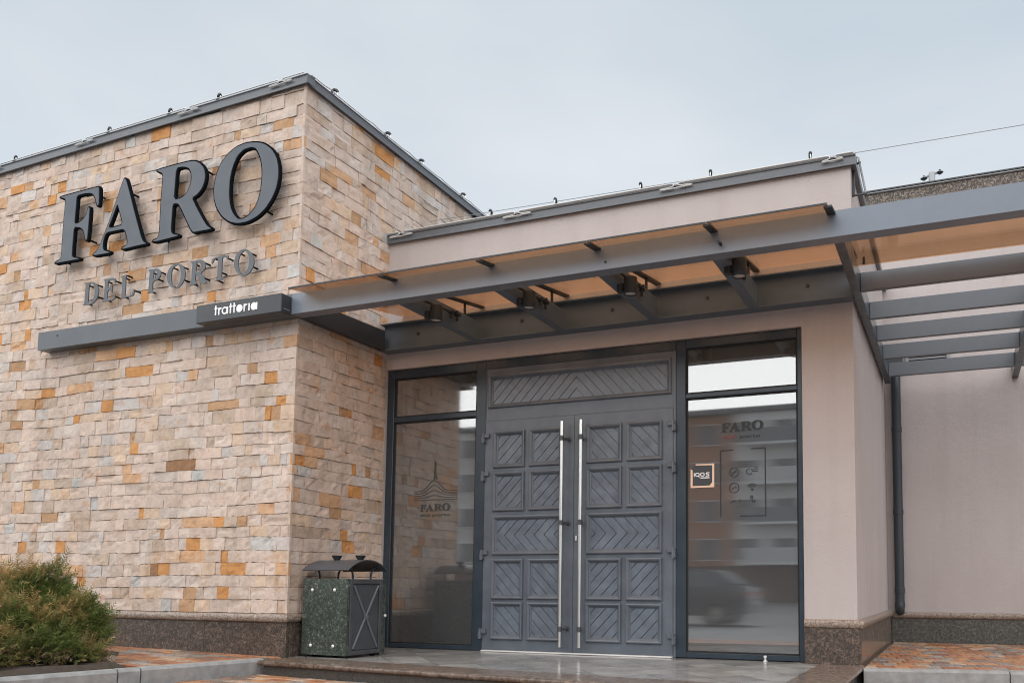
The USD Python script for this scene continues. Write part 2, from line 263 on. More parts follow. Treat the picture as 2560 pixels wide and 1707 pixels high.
# key planes of the place (metres): the entrance wall stands in y = 0, its doors centred on x = 0, the entrance platform is z = 0
XS, YS = -2.030, -1.174            # the outer corner of the stone block
ZCAP = 0.351                       # top of the plinth capping
XP, YR = 2.419, 3.068              # side of the plaster pilaster; wall of the side building
ZPAR, ZCOP = 3.942, 4.028
YB, ZBB, ZBT = -1.294, 2.832, 3.004  # front face, bottom and top of the canopy's front beam
def ztop_front(x): return 4.903+.0258*(x-XS)
def ztop_side(y): return 4.903-.0095*(y-YS)
GLYPHS = {
 'F': [[(-4937,4338),(-4672,4347),(-4421,4353),(-4389,4347),(-4383,4254),(-4380,4167),(-4406,4162),(-4418,4194),(-4435,4239),(-4465,4283),(-4508,4303),(-4584,4311),(-4692,4309),(-4693,4215),(-4698,4131),(-4702,4036),(-4646,4035),(-4589,4059),(-4555,4096),(-4537,4141),(-4527,4171),(-4501,4164),(-4503,4052),(-4508,3932),(-4514,3843),(-4541,3847),(-4559,3910),(-4583,3956),(-4625,3983),(-4704,4000),(-4709,3890),(-4712,3782),(-4712,3721),(-4687,3701),(-4618,3685),(-4599,3677),(-4613,3670),(-4786,3673),(-4924,3673),(-4955,3682),(-4949,3689),(-4900,3699),(-4872,3720),(-4864,3767),(-4863,3925),(-4859,4107),(-4851,4259),(-4851,4293),(-4867,4310),(-4914,4324)]],
 'A': [[(-4063,4376),(-4035,4365),(-3981,4234),(-3913,4058),(-3837,3871),(-3790,3759),(-3764,3721),(-3722,3700),(-3723,3692),(-3887,3689),(-4013,3683),(-4046,3692),(-4046,3703),(-3995,3714),(-3972,3737),(-3979,3782),(-4019,3877),(-4139,3877),(-4262,3877),(-4292,3804),(-4293,3739),(-4273,3710),(-4194,3687),(-4197,3675),(-4286,3674),(-4401,3676),(-4429,3688),(-4418,3699),(-4372,3726),(-4335,3775),(-4264,3913),(-4194,4062),(-4125,4229)],[(-4130,4132),(-4101,4065),(-4043,3925),(-4142,3919),(-4233,3920),(-4189,4008),(-4148,4096)]],
 'R': [[(-3648,4379),(-3432,4387),(-3232,4389),(-3160,4377),(-3105,4347),(-3058,4297),(-3036,4238),(-3037,4177),(-3064,4106),(-3123,4055),(-3182,4036),(-3144,3973),(-3096,3901),(-3038,3817),(-2990,3755),(-2954,3731),(-2934,3718),(-2944,3710),(-3067,3711),(-3144,3711),(-3169,3727),(-3213,3790),(-3293,3925),(-3338,3995),(-3362,4011),(-3415,4018),(-3420,3897),(-3423,3774),(-3406,3742),(-3325,3718),(-3329,3707),(-3451,3701),(-3607,3694),(-3657,3705),(-3649,3714),(-3604,3721),(-3578,3742),(-3570,3782),(-3569,4095),(-3560,4303),(-3571,4333),(-3624,4357)],[(-3393,4349),(-3311,4347),(-3246,4324),(-3215,4284),(-3203,4227),(-3214,4160),(-3250,4097),(-3311,4060),(-3405,4058),(-3400,4206)]],
 'O': [[(-2472,4421),(-2371,4391),(-2286,4329),(-2224,4245),(-2195,4147),(-2192,4049),(-2211,3960),(-2255,3876),(-2325,3796),(-2412,3741),(-2519,3712),(-2628,3712),(-2731,3742),(-2820,3809),(-2885,3894),(-2921,3987),(-2930,4090),(-2911,4189),(-2865,4289),(-2791,4364),(-2691,4416),(-2582,4432)],[(-2512,4378),(-2461,4359),(-2416,4293),(-2387,4208),(-2376,4121),(-2382,3996),(-2404,3901),(-2442,3828),(-2505,3773),(-2571,3749),(-2630,3758),(-2688,3815),(-2724,3887),(-2743,3991),(-2742,4125),(-2718,4235),(-2669,4327),(-2596,4374)]],
 'd': [[(-4580,3448),(-4496,3446),(-4446,3442),(-4407,3419),(-4379,3380),(-4370,3339),(-4379,3296),(-4401,3258),(-4442,3232),(-4472,3226),(-4585,3229),(-4561,3240),(-4555,3264),(-4555,3335),(-4551,3415),(-4554,3436)],[(-4502,3431),(-4469,3427),(-4443,3406),(-4422,3372),(-4421,3319),(-4433,3276),(-4468,3249),(-4507,3245),(-4507,3329)]],
 'e': [[(-4317,3450),(-4155,3446),(-4154,3396),(-4164,3397),(-4174,3416),(-4199,3427),(-4248,3429),(-4251,3360),(-4218,3359),(-4206,3371),(-4193,3387),(-4190,3308),(-4200,3313),(-4213,3332),(-4251,3335),(-4251,3247),(-4198,3245),(-4169,3261),(-4147,3283),(-4154,3233),(-4318,3231),(-4301,3240),(-4296,3255),(-4293,3338),(-4291,3418),(-4297,3434)]],
 'l': [[(-4092,3447),(-3994,3456),(-4016,3438),(-4016,3347),(-4018,3251),(-3958,3246),(-3927,3262),(-3909,3303),(-3897,3303),(-3904,3241),(-3993,3238),(-4094,3234),(-4068,3242),(-4062,3266),(-4061,3353),(-4062,3419),(-4070,3437)]],
 'p': [[(-3738,3462),(-3635,3463),(-3601,3453),(-3572,3427),(-3571,3391),(-3598,3359),(-3667,3343),(-3670,3281),(-3664,3256),(-3629,3241),(-3744,3243),(-3719,3257),(-3714,3287),(-3715,3369),(-3712,3430),(-3718,3451)],[(-3663,3444),(-3637,3443),(-3618,3422),(-3618,3392),(-3632,3368),(-3664,3362)]],
 'o': [[(-3360,3474),(-3318,3453),(-3279,3413),(-3265,3366),(-3276,3312),(-3307,3271),(-3345,3246),(-3391,3244),(-3440,3268),(-3480,3313),(-3495,3371),(-3483,3420),(-3446,3460),(-3400,3477)],[(-3365,3462),(-3341,3441),(-3322,3398),(-3319,3353),(-3329,3299),(-3353,3262),(-3385,3253),(-3413,3274),(-3433,3312),(-3441,3364),(-3436,3413),(-3411,3451)]],
 'r': [[(-3223,3465),(-3109,3471),(-3070,3465),(-3036,3439),(-3027,3398),(-3042,3366),(-3082,3346),(-3041,3301),(-3004,3247),(-3044,3244),(-3071,3255),(-3106,3305),(-3131,3343),(-3143,3344),(-3145,3280),(-3109,3255),(-3220,3247),(-3198,3258),(-3189,3281),(-3187,3400),(-3185,3445),(-3200,3457)],[(-3137,3448),(-3108,3449),(-3084,3426),(-3075,3390),(-3093,3363),(-3140,3358)]],
 't': [[(-2953,3465),(-2764,3473),(-2767,3422),(-2779,3427),(-2795,3453),(-2833,3457),(-2833,3352),(-2837,3275),(-2808,3255),(-2913,3250),(-2890,3263),(-2883,3285),(-2881,3408),(-2882,3459),(-2918,3453),(-2939,3431),(-2948,3412),(-2959,3419)]],
 'q': [[(-2579,3495),(-2535,3479),(-2490,3436),(-2467,3385),(-2469,3337),(-2494,3292),(-2529,3263),(-2578,3253),(-2622,3263),(-2668,3306),(-2693,3363),(-2692,3416),(-2667,3462),(-2622,3492)],[(-2578,3481),(-2549,3459),(-2525,3417),(-2520,3368),(-2529,3321),(-2555,3286),(-2591,3269),(-2617,3284),(-2638,3326),(-2647,3376),(-2640,3424),(-2620,3460)]],
}

# ------------------------------------------------------------------ ground
def ngon(name, pts, matname, parent=None, thick=None, **kw):
    p = np.array(pts, float); m = MB(); n = len(p)
    f = [(0, i, i+1) for i in range(1, n-1)]
    if thick:
        m.add(np.vstack([p, p-[0, 0, thick]]), f+[tuple(n+i for i in t[::-1]) for t in f]+[t for i in range(n) for t in ((i, (i+1) % n+n, (i+1) % n), (i, i+n, (i+1) % n+n))])
    else: m.add(p, f)
    return m.build(name, matname, parent, **kw)
R = 1500
GZ = [(R, -.15), (-4.5, -.15), (-14.0, -.42), (-R, -.42)]
m = MB(); v = [(x, y, z) for y, z in GZ for x in (-R, R)]
m.add(v, [(2*i, 2*i+2, 2*i+3, 2*i+1) for i in range(3)]); m.build('ground', 'asphalt', kind='structure')
ground_z = lambda y: float(np.interp(-y, [-R, 4.5, 14, R], [-.15, -.15, -.42, -.42]))

NOSE_A, NOSE_B = np.array([-2.0, -1.485]), np.array([2.46, -1.955])
KERB_A, KERB_B = np.array([-2.02, -1.40]), np.array([-2.78, -4.60])          # left kerb, front face
PAL = .82*np.array([(.50, .245, .115), (.44, .19, .095), (.36, .15, .085), (.27, .225, .195), (.36, .33, .305), (.54, .38, .27), (.24, .16, .12)])
PALW = np.array([.24, .20, .12, .14, .08, .12, .10])

def pavers(parent, poly, zfun, ang, limit, brick=(.2, .1), origin=(0, 0), palw=PALW, thick=.03):
    """paving bricks in running bond, cut to poly; the largest in view are pieces of their own, the rest is one part"""
    c, s = math.cos(ang), math.sin(ang); o = np.array(origin)
    inv = affinity.rotate(affinity.translate(poly, -o[0], -o[1]), -ang, origin=(0, 0), use_radians=True)
    x0, y0, x1, y1 = inv.bounds; w, h = brick; out = []
    for j in range(math.floor(y0/h), math.ceil(y1/h)):
        off = (j % 2)*w/2
        for i in range(math.floor((x0-off)/w), math.ceil((x1-off)/w)):
            g = sbox(i*w+off+.002, j*h+.002, (i+1)*w+off-.002, (j+1)*h-.002).intersection(inv)
            if g.geom_type != 'Polygon' or g.area < .0012: continue
            xy = np.array(g.exterior.coords)[:-1]; cx = xy.mean(0)
            W = np.array([c*cx[0]-s*cx[1], s*cx[0]+c*cx[1]])+o
            if not seen(np.append(W, zfun(*W)), 130): continue
            dz, tilt = rng.normal(0, .0012), rng.normal(0, .006, 2)
            mb = MB(); inner = np.array(g.buffer(-.004, join_style='mitre').exterior.coords)[:-1] if g.area > .004 else xy
            top = [xy, inner] if len(inner) == len(xy) else [xy]
            P = []
            for ring, drop in ((xy, thick), (xy, .004), (inner if len(top) == 2 else xy, 0.0)):
                q = np.stack([c*ring[:, 0]-s*ring[:, 1]+o[0], s*ring[:, 0]+c*ring[:, 1]+o[1]], -1)
                z = np.array([zfun(*a) for a in q])+dz+(ring-cx)@tilt-drop
                P.append(np.column_stack([q, z]))
            n = len(xy); f = []
            for lay in range(2):
                for k in range(n):
                    a, b = lay*n+k, lay*n+(k+1) % n; f += [(a, b, b+n), (a, b+n, a+n)]
            f += [(2*n, 2*n+k, 2*n+k+1) for k in range(1, n-1)]
            tone = PAL[rng.choice(len(PAL), p=palw/palw.sum())]*rng.uniform(.8, 1.2)
            mb.add(np.vstack(P), f, tone)
            out.append((screen_area(P[2]), mb))
    out.sort(key=lambda t: -t[0])
    for _, mb in out[:limit]: mb.build('paver', 'paver_mat', parent)
    if len(out) > limit:
        rest = MB()
        for _, mb in out[limit:]: rest.add(*mb.arrays(), tone=np.vstack(mb.t))
        rest.build('paver_field', 'paver_mat', parent, kind='stuff')

# the lower paving in front of the step
lp = struct('lower_pavement')
ngon('pavement_bed', [(-12, -4.4, -.135), (9, -4.4, -.135), (9, .6, -.135), (-12, .6, -.135)], 'paver_far', lp)
low = Polygon([(-2.715, -4.35), (4.6, -4.35), (4.6, .19), (2.475, -.20), (2.475, -1.93), (-2.0, -1.46)])
pavers(lp, low, lambda x, y: -.112, -.105, 220)

# entrance platform: diagonal tiles, brown granite border with a rounded nosing
pf = struct('entrance_platform')
plat = Polygon([(-2.0, -1.485), (2.46, -1.955), (2.46, .05), (-2.0, .05)])
inner = Polygon([(-2.0, -1.155), (2.13, -1.62), (2.13, .05), (-2.0, .05)])
MB().prism(plat.buffer(-.03, join_style='mitre'), -.14, -.018, 'xy').build('platform_base', 'riser_mat', pf)
MB().prism(inner, -.018, -.004, 'xy').build('grout_bed', 'grout', pf)
a45 = math.radians(-45); T = .29
for i in range(-16, 17):
    for j in range(-16, 17):
        t = sbox(i*T+.0042, j*T+.0042, (i+1)*T-.0042, (j+1)*T-.0042)
        t = affinity.translate(affinity.rotate(t, a45, origin=(0, 0), use_radians=True), -1.30, -.45).intersection(inner)
        if t.geom_type == 'Polygon' and t.area > .0015:
            MB().prism(t, -.012, rng.normal(0, .0006), 'xy').build('floor_tile', ('tile_mat', 'tile_light', 'tile_dark')[rng.integers(3)], pf)
def border(A, B, w, inward, parts):
    A, B = np.array(A), np.array(B); d = (B-A)/np.linalg.norm(B-A); n = np.array([-d[1], d[0]])*inward; Lg = np.linalg.norm(B-A)
    cuts = np.linspace(0, Lg, parts+1)
    for k in range(parts):
        prof = [(0.034, -.042), (.006, -.040), (-.010, -.030), (-.014, -.018), (-.010, -.006), (.004, 0.0), (w, 0.0), (w, -.016), (.034, -.018)]
        mb = MB(); ring = np.array(prof); s0, s1 = cuts[k]+.0015, cuts[k+1]-.0015
        def skew(t, q):   # mitre at the outer corner
            return t
        v = []
        for s in (s0, s1):
            for q, z in ring:
                p = A+d*s+n*q; v.append((p[0], p[1], z+.001))
        nn = len(ring); f = [(i, (i+1) % nn, (i+1) % nn+nn, i+nn) for i in range(nn)]
        mb.add(v, f); mb.add(np.array(v)[:nn], [(0, i, i+1) for i in range(1, nn-1)]); mb.add(np.array(v)[nn:], [(0, i+1, i) for i in range(1, nn-1)])
        mb.build('border_slab', 'granite_nosing', pf, smooth=40)
border((-2.0, -1.485), (2.13, -1.920), .325, 1, 5)
border((2.46, -1.955), (2.46, .02), .325, 1, 3)

# left raised pavement with kerb and planting bed
lf = struct('left_pavement')
zl = lambda x, y: .004+.018*max(0, -2.15-x)*1.0
left = Polygon([(-2.03, -1.13), (-2.105, -1.40), (-2.330, -2.235), (-2.66, -2.20), (-2.85, -2.03), (-3.45, -1.55), (-7.0, -1.45), (-7.0, -1.13)])
ngon('pavement_bed', [(-9, -1.0, .10), (-9, -4.6, .06), (-2.93, -4.6, -.03), (-2.17, -1.40, -.026), (-2.05, -1.0, -.026)][::-1], 'mortar', lf)
pavers(lf, left, zl, -.105, 240)
bed = struct('planting_bed'); 
_kd = (KERB_B-KERB_A)/np.linalg.norm(KERB_B-KERB_A); _kn = np.array([_kd[1], -_kd[0]]); _kn = _kn if _kn[0] < 0 else -_kn
poly_bed = Polygon([(-2.335, -2.25), (-2.66, -2.215), (-2.86, -2.04), (-3.46, -1.56), (-7.0, -1.46), (-7.0, -4.9), (-2.70, -4.9)])
ss, tt_ = np.meshgrid(np.linspace(.75, 3.3, 60), .082+np.linspace(0, 1, 70)**1.5*4.2)
g = KERB_A+ss[..., None]*_kd+tt_[..., None]*_kn
inb = np.array([min(1, max(0, poly_bed.boundary.distance(Point(q))*(1 if poly_bed.contains(Point(q)) else 0)/.10)) for q in g.reshape(-1, 2)]).reshape(ss.shape)
edge_k = np.clip((tt_-.082)/.10, 0, 1)
zz_ = -.022+inb*(.016+edge_k*(.012+meshkit.fbm(np.dstack([g*6, np.zeros(ss.shape)]), 4, 3)*.05))+.012*inb*np.maximum(0, -2.3-g[..., 0])
idx = np.arange(ss.size).reshape(ss.shape)
MB().add(np.column_stack([g.reshape(-1, 2), zz_.ravel()]), [(idx[i, j], idx[i+1, j], idx[i+1, j+1], idx[i, j+1]) for i in range(ss.shape[0]-1) for j in range(ss.shape[1]-1)]).build('soil', 'soil', bed, smooth=True)
kb = struct('left_kerb')
d = (KERB_B-KERB_A)/np.linalg.norm(KERB_B-KERB_A); n_in = np.array([d[1], -d[0]]); n_in = n_in if n_in[0] < 0 else -n_in
def kerb_stone(parent, A, d, n, s0, s1, ztop, zbot, w=.08):
    pts = []
    for s in (s0, s1):
        for q, z in ((.0, zbot), (-.004, ztop-.02), (.012, ztop), (w, ztop+.002), (w, zbot)):
            p = A+d*s+n*q; pts.append((p[0], p[1], z+rng.normal(0, .001)))
    mb = MB().hull(pts)
    return mb.build('kerb_stone', 'kerb_mat', parent)
cuts = [0, .93, 1.08, 1.98, 2.88, 3.3]
for a, b in zip(cuts[:-1], cuts[1:]): kerb_stone(kb, KERB_A, d, n_in, a+.005, b-.005, .006, -.15)

# right raised pavement behind its kerb
rf_ = struct('right_pavement')
KR_A, KR_B = np.array([2.475, -.19]), np.array([6.5, .55])
dr = (KR_B-KR_A)/np.linalg.norm(KR_B-KR_A); nr = np.array([-dr[1], dr[0]])
rk = struct('right_kerb')
cuts = [0, 1.02, 2.02, 3.02, 4.05]
for a, b in zip(cuts[:-1], cuts[1:]): kerb_stone(rk, KR_A, dr, nr, a+.004, b-.004, -.006, -.15)
A2, B2 = KR_A+nr*.083, KR_B+nr*.083
ngon('pavement_bed', [(A2[0]-.02, A2[1], -.035), (B2[0], B2[1], -.035), (6.5, 3.2, -.035), (2.43, 3.2, -.035)], 'mortar', rf_)
pavers(rf_, Polygon([(2.478, A2[1]), tuple(B2), (6.5, 3.0), (2.478, 3.0)]), lambda x, y: -.004, math.atan2(dr[1], dr[0]), 280, brick=(.118, .205), origin=A2, palw=np.array([.26, .16, .06, .18, .14, .18, .02]))

# ------------------------------------------------------------------ the stone-clad building
sb = thing('stone_building', 'building block clad in beige and ochre split stone courses, left of the entrance doors', 'building')
MB().box(-9.0, XS-.016, YS+.016, 7.5, -.15, 4.70).build('wall_core', 'mortar', sb)
TONES = [((.558, .460, .402), .36), ((.548, .440, .375), .22), ((.545, .470, .422), .15), ((.510, .470, .448), .05), ((.46, .45, .435), .008), ((.560, .430, .330), .10), ((.540, .345, .215), .050), ((.520, .262, .105), .045), ((.430, .270, .160), .024), ((.46, .365, .295), .07), ((.300, .170, .095), .006), ((.50, .415, .358), .09)]
TW = np.array([t[1] for t in TONES]); TW /= TW.sum(); TC = np.array([t[0] for t in TONES])
stones = []
def wave(p, z):       # courses wander a little along the wall, less at the plinth and under the roof edge
    s = p[..., 0]+p[..., 1]; fade = np.clip((z-.36)/.3, 0, 1)*np.clip((4.75-z)/.3, 0, 1)
    return fade*(.026*(meshkit.noise(np.stack([s*1.6, z*2.2, 0*s], -1), 21)-.5)+.010*(meshkit.noise(np.stack([s*5.0, z*4, 0*s], -1), 22)-.5))
def stone(P0, U, N, w, z0, zl, zr, proud, corner=None):
    """a split-faced stone: P0 lower left of its face on the wall plane, U along the wall, N outwards"""
    nu, nv = max(3, int(round(w/.042))), 3
    a, b = np.meshgrid(np.linspace(0, 1, nu+1), np.linspace(0, 1, nv+1))
    u = a*w; z = z0+b*((1-a)*(zl-z0)+a*(zr-z0))
    seed = rng.uniform(0, 500, 3)
    rel = (meshkit.fbm(np.dstack([u*13+seed[0], z*16+seed[1], np.full_like(u, seed[2])]), 3)-.5)*.018
    if rng.random() < .4:     # a step where a flake broke away
        th = rng.uniform(0, 2*np.pi); s = np.cos(th)*(a-.5)*1.4+np.sin(th)*(b-.5); rel -= np.where(s > rng.uniform(-.1, .35), rng.uniform(.004, .010), 0)
    rel += (a-.5)*rng.normal(0, .004)+(b-.5)*rng.normal(-.004, .004)
    edge = (a == 0) | (a == 1) | (b == 0) | (b == 1)
    out = proud+rel*np.where(edge, .45, 1)-np.where(edge, .0008, 0)
    if corner == 1: out[:, -1] = .006
    if corner == 0: out[:, 0] = .006
    u = u+np.where(edge & (a > 0) & (a < 1), 0, rng.normal(0, .0012, u.shape))*(0 if corner is not None else 1); z = z+rng.normal(0, .0018, z.shape)
    front = P0+u[..., None]*U+out[..., None]*N; front[..., 2] = z+wave(front, z)
    idx = np.arange((nu+1)*(nv+1)).reshape(nv+1, nu+1)
    F = [(idx[j, i], idx[j, i+1], idx[j+1, i+1], idx[j+1, i]) for j in range(nv) for i in range(nu)]
    ring = np.concatenate([idx[0, :], idx[1:, -1], idx[-1, -2::-1], idx[-2:0, 0]]); V = front.reshape(-1, 3)
    back = V[ring]-N*(out.ravel()[ring]+.017)[:, None]; k = len(V); n = len(ring)
    F += [(ring[(i+1) % n], ring[i], k+i, k+(i+1) % n) for i in range(n)]
    if (np.cross(U, [0, 0, 1])@N) < 0: F = [q[::-1] for q in F]
    tone = TC[rng.choice(len(TC), p=TW)]*rng.uniform(.92, 1.07)
    mb = MB().add(np.vstack([V, back]), F, tone)
    stones.append((screen_area(V[[idx[0, 0], idx[0, -1], idx[-1, -1], idx[-1, 0]]]), mb))
zr_ = [ZCAP+.003]
while zr_[-1] < 4.95: zr_.append(zr_[-1]+float(np.clip(rng.normal(.1, .011), .076, .124)))
def lengths(total, first):
    s, out = 0.0, []
    while s < total:
        l = float(np.clip(rng.lognormal(math.log(.152), .45), .06, .36)); out.append((s, min(s+l, total))); s += l
    if out[-1][1]-out[-1][0] < .05 and len(out) > 1: out[-2] = (out[-2][0], total); out.pop()
    return out
U1, N1, U2, N2 = np.array([1.0, 0, 0]), np.array([0, -1.0, 0]), np.array([0, 1.0, 0]), np.array([1.0, 0, 0])
for k in range(len(zr_)-1):
    z0, z1 = zr_[k]+.0014, zr_[k+1]-.0014
    segs = lengths(4.35, True)      # front, measured leftwards from the corner
    for n_, (a, b) in enumerate(segs):
        xr, xl = XS-a-.0006, XS-b+.0006
        if n_ == 0: xr = XS+.006
        zl, zr2 = min(z1, ztop_front(xl)), min(z1, ztop_front(xr))
        if min(zl, zr2) < z0+.012: continue
        q = np.array([[xl, YS, z0], [xr, YS, zl]])
        stone(np.array([xl, YS, z0]), U1, N1, xr-xl, z0, zl, zr2, rng.uniform(-.003, .007), 1 if n_ == 0 else None)
    for n_, (a, b) in enumerate(lengths(5.6 if z1 > 3.85 else 1.174, True)):
        y0, y1 = YS+a+.0006, YS+b-.0006
        if n_ == 0: y0 = YS-.0055
        zl, zr2 = min(z1, ztop_side(y0)), min(z1, ztop_side(y1))
        if min(zl, zr2) < z0+.012: continue
        stone(np.array([XS, y0, z0]), U2, N2, y1-y0, z0, zl, zr2, rng.uniform(-.003, .007), 0 if n_ == 0 else None)
stones.sort(key=lambda t: -t[0])
for _, mb in stones[:300]: mb.build('stone', 'sandstone', sb)
rest = MB()
for _, mb in stones[300:]: rest.add(*mb.arrays(), tone=np.vstack(mb.t))
rest.build('stone_facing', 'sandstone', sb, kind='stuff')

def rounded(prof_d, prof_z):  # helper profile of a bullnosed capping
    return list(zip(prof_d, prof_z))
CAP = [(-.05, 0), (.034, 0), (.046, -.006), (.053, -.018), (.055, -.034), (.052, -.05), (.044, -.062), (.03, -.068), (-.05, -.068)]
def cap_run(A, B, out, ztop, mitreA=0, mitreB=0):
    """bullnosed stone capping from A to B; out: outward normal; mitre +1 grows with the overhang (outer corner), -1 shrinks (inner corner)"""
    A, B, out = map(lambda t: np.array(t, float), (A, B, out)); dd = (B-A)/np.linalg.norm(B-A); v = []
    for P, mt, sg in ((A, mitreA, -1), (B, mitreB, 1)):
        for q, z in CAP:
            p = P+out*q+dd*sg*mt*q; v.append((p[0], p[1], ztop+z))
    n = len(CAP); f = [(i, (i+1) % n, (i+1) % n+n, i+n) for i in range(n)]
    mb = MB().add(v, f); mb.add(v[:n], [(0, i, i+1) for i in range(1, n-1)]); mb.add(v[n:], [(0, i+1, i) for i in range(1, n-1)]); return mb
cx = [-9.0, -6.6, -5.3, -4.0, -2.9, XS]
for a, b in zip(cx[:-1], cx[1:]): cap_run((a+.001, YS), (b-.001 if b != XS else b, YS), (0, -1), ZCAP, 0, 1 if b == XS else 0).build('plinth_cap', 'granite_cap', sb, smooth=40)
cap_run((XS, YS), (XS, -.02), (1, 0), ZCAP, 1, 0).build('plinth_cap', 'granite_cap', sb, smooth=40)
for a, b in zip(cx[:-1], cx[1:]): MB().box(a+.0012, b-.0012+(.024 if b == XS else 0), YS-.026, YS+.016, -.15, ZCAP-.067, .003).build('plinth_slab', 'granite_brown', sb)
MB().box(XS-.016, XS+.026, YS+.0175, -.02, -.15, ZCAP-.067, .003).build('plinth_slab', 'granite_brown', sb)
# roof edge: sheet metal fascia with a drip and an upstand
def fascia(P, Q, zt0, zt1, out, name):
    P, Q, out = np.array(P), np.array(Q), np.array(out); prof = [(-.06, .0), (.030, 0), (.030, -.010), (.040, -.010), (.040, .008), (.034, .016), (.034, .062), (.042, .068), (.036, .078), (-.06, .082)]
    v = []
    for S, zz in ((P, zt0), (Q, zt1)):
        for q, z in prof: v.append((S[0]+out[0]*q, S[1]+out[1]*q, zz+z))
    n = len(prof); mb = MB().add(v, [(i, (i+1) % n, (i+1) % n+n, i+n) for i in range(n)]); mb.add(v[:n], [(0, i, i+1) for i in range(1, n-1)]); mb.add(v[n:], [(0, i+1, i) for i in range(1, n-1)])
    return mb.build(name, 'coping', sb)
seam = [-9.0, -6.2, -4.1, XS+.042]
for a, b in zip(seam[:-1], seam[1:]): fascia((a, YS), (b-(.0015 if b < XS else 0), YS), ztop_front(a), ztop_front(min(b, XS)), (0, -1), 'roof_fascia')
seam = [YS-.029, .05, 1.35, 4.5]
for a, b in zip(seam[:-1], seam[1:]): fascia((XS, a), (XS, b-.0015), ztop_side(a)+.0015, ztop_side(b)+.0015, (1, 0), 'roof_fascia')
mb = MB(); mb.add([(-9.0, YS+.05, ztop_front(-9)+.06), (XS-.05, YS+.05, 4.96), (XS-.05, 7.5, 4.86), (-9.0, 7.5, ztop_front(-9)-.04)], [(0, 1, 2, 3)]); mb.build('roof', 'coping', sb)

# ------------------------------------------------------------------ the plaster entrance building
eb = thing('entrance_building', 'low building of pinkish grey plaster around the dark entrance doors', 'building')
OX0, OX1, OZ = XS+.004, 2.016, 2.680           # the opening of the glazed front
MB().box(XS-.01, OX0, .0, .30, -.15, OZ).build('jamb', 'plaster', eb)
MB().box(XS-.01, XP, .0, .30, OZ, ZPAR-.002).build('wall', 'plaster', eb)
MB().box(OX1, XP, .0, .30, -.15, OZ-.001).build('pilaster', 'plaster', eb)
MB().box(XP-.30, XP-.0005, .301, YR+.25, -.15, ZPAR-.002).build('side_wall', 'plaster', eb)
MB().box(XS+.005, XP-.31, .31, YR+.3, ZPAR-.32, ZPAR-.30).build('roof', 'coping', eb)
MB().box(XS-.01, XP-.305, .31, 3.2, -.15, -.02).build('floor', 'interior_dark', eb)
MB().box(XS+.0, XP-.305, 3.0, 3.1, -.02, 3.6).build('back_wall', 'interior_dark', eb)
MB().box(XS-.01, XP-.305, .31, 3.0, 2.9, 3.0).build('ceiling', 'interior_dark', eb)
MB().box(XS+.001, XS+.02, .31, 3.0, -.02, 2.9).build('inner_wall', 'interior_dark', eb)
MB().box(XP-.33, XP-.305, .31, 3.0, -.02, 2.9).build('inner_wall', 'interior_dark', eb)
# coping along the parapet: grey sheet with a bright upper roll and a drip
seams = [XS+.007, -.55, 1.05, XP+.045]
for a, b in zip(seams[:-1], seams[1:]):
    poly = Polygon([(.30, ZPAR), (-.028, ZPAR), (-.028, ZPAR-.010), (-.040, ZPAR-.010), (-.040, ZPAR+.006), (-.034, ZPAR+.012), (-.034, ZPAR+.058), (-.045, ZPAR+.064), (-.046, ZPAR+.078), (-.03, ZCOP), (.30, ZCOP+.01)])
    MB().prism(poly, a, b-.0015, 'yz').build('coping', 'coping', eb)
    MB().prism(Polygon([(-.049, ZPAR+.072), (-.049, ZPAR+.083), (-.03, ZCOP+.004), (.02, ZCOP+.006), (.02, ZCOP+.0015)]), a, b-.002, 'yz').build('coping_roll', 'flashing', eb)
MB().box(XP-.03, XP+.040, .302, YR-.02, ZPAR, ZPAR+.07, .004).build('coping', 'coping', eb)
# plinth of the pilaster and its return
cap_run((OX1+.004, 0), (XP, 0), (0, -1), .342, 0, 1).build('plinth_cap', 'granite_cap', eb, smooth=40)
cap_run((XP, 0), (XP, YR-.056), (1, 0), .342, 1, 0).build('plinth_cap', 'granite_cap', eb, smooth=40)
MB().box(OX1+.004, XP+.028, -.045, -.0005, -.16, .342-.067, .003).build('plinth_slab', 'granite_brown', eb)
MB().box(XP+.0005, XP+.028, .001, YR-.03, -.16, .342-.067, .003).build('plinth_slab', 'granite_nosing', eb)

# ------------------------------------------------------------------ the side building
sd = thing('side_building', 'taller pinkish grey wall behind the pergola slats at far right', 'building')
MB().box(XP-.3, 14.0, YR, YR+.35, -.15, 4.86).build('wall', 'plaster', sd)
MB().box(XP+.03, 14.0, YR-.03, YR-.0005, -.15, .32-.067, .003).build('plinth_slab', 'granite_dark', sd)
cap_run((XP+.05, YR), (14.0, YR), (0, -1), .32, 0, 0).build('plinth_cap', 'granite_cap', sd, smooth=40)
MB().box(XP-.3, 14.0, YR-.05, YR+.35, 4.862, 5.095, .004).build('parapet_band', 'pebble', sd)
MB().box(XP-.3, 14.0, YR-.075, YR+.4, 5.097, 5.108, .002).build('edge_strip', 'flashing', sd)
MB().box(XP-.3, 14.0, YR-.085, YR+.4, 5.1085, 5.128, .003).build('roof_edge', 'sign_black', sd)
MB().box(XP-.3, 14.0, YR+.35, 9, 4.6, 4.7).build('roof', 'coping', sd)

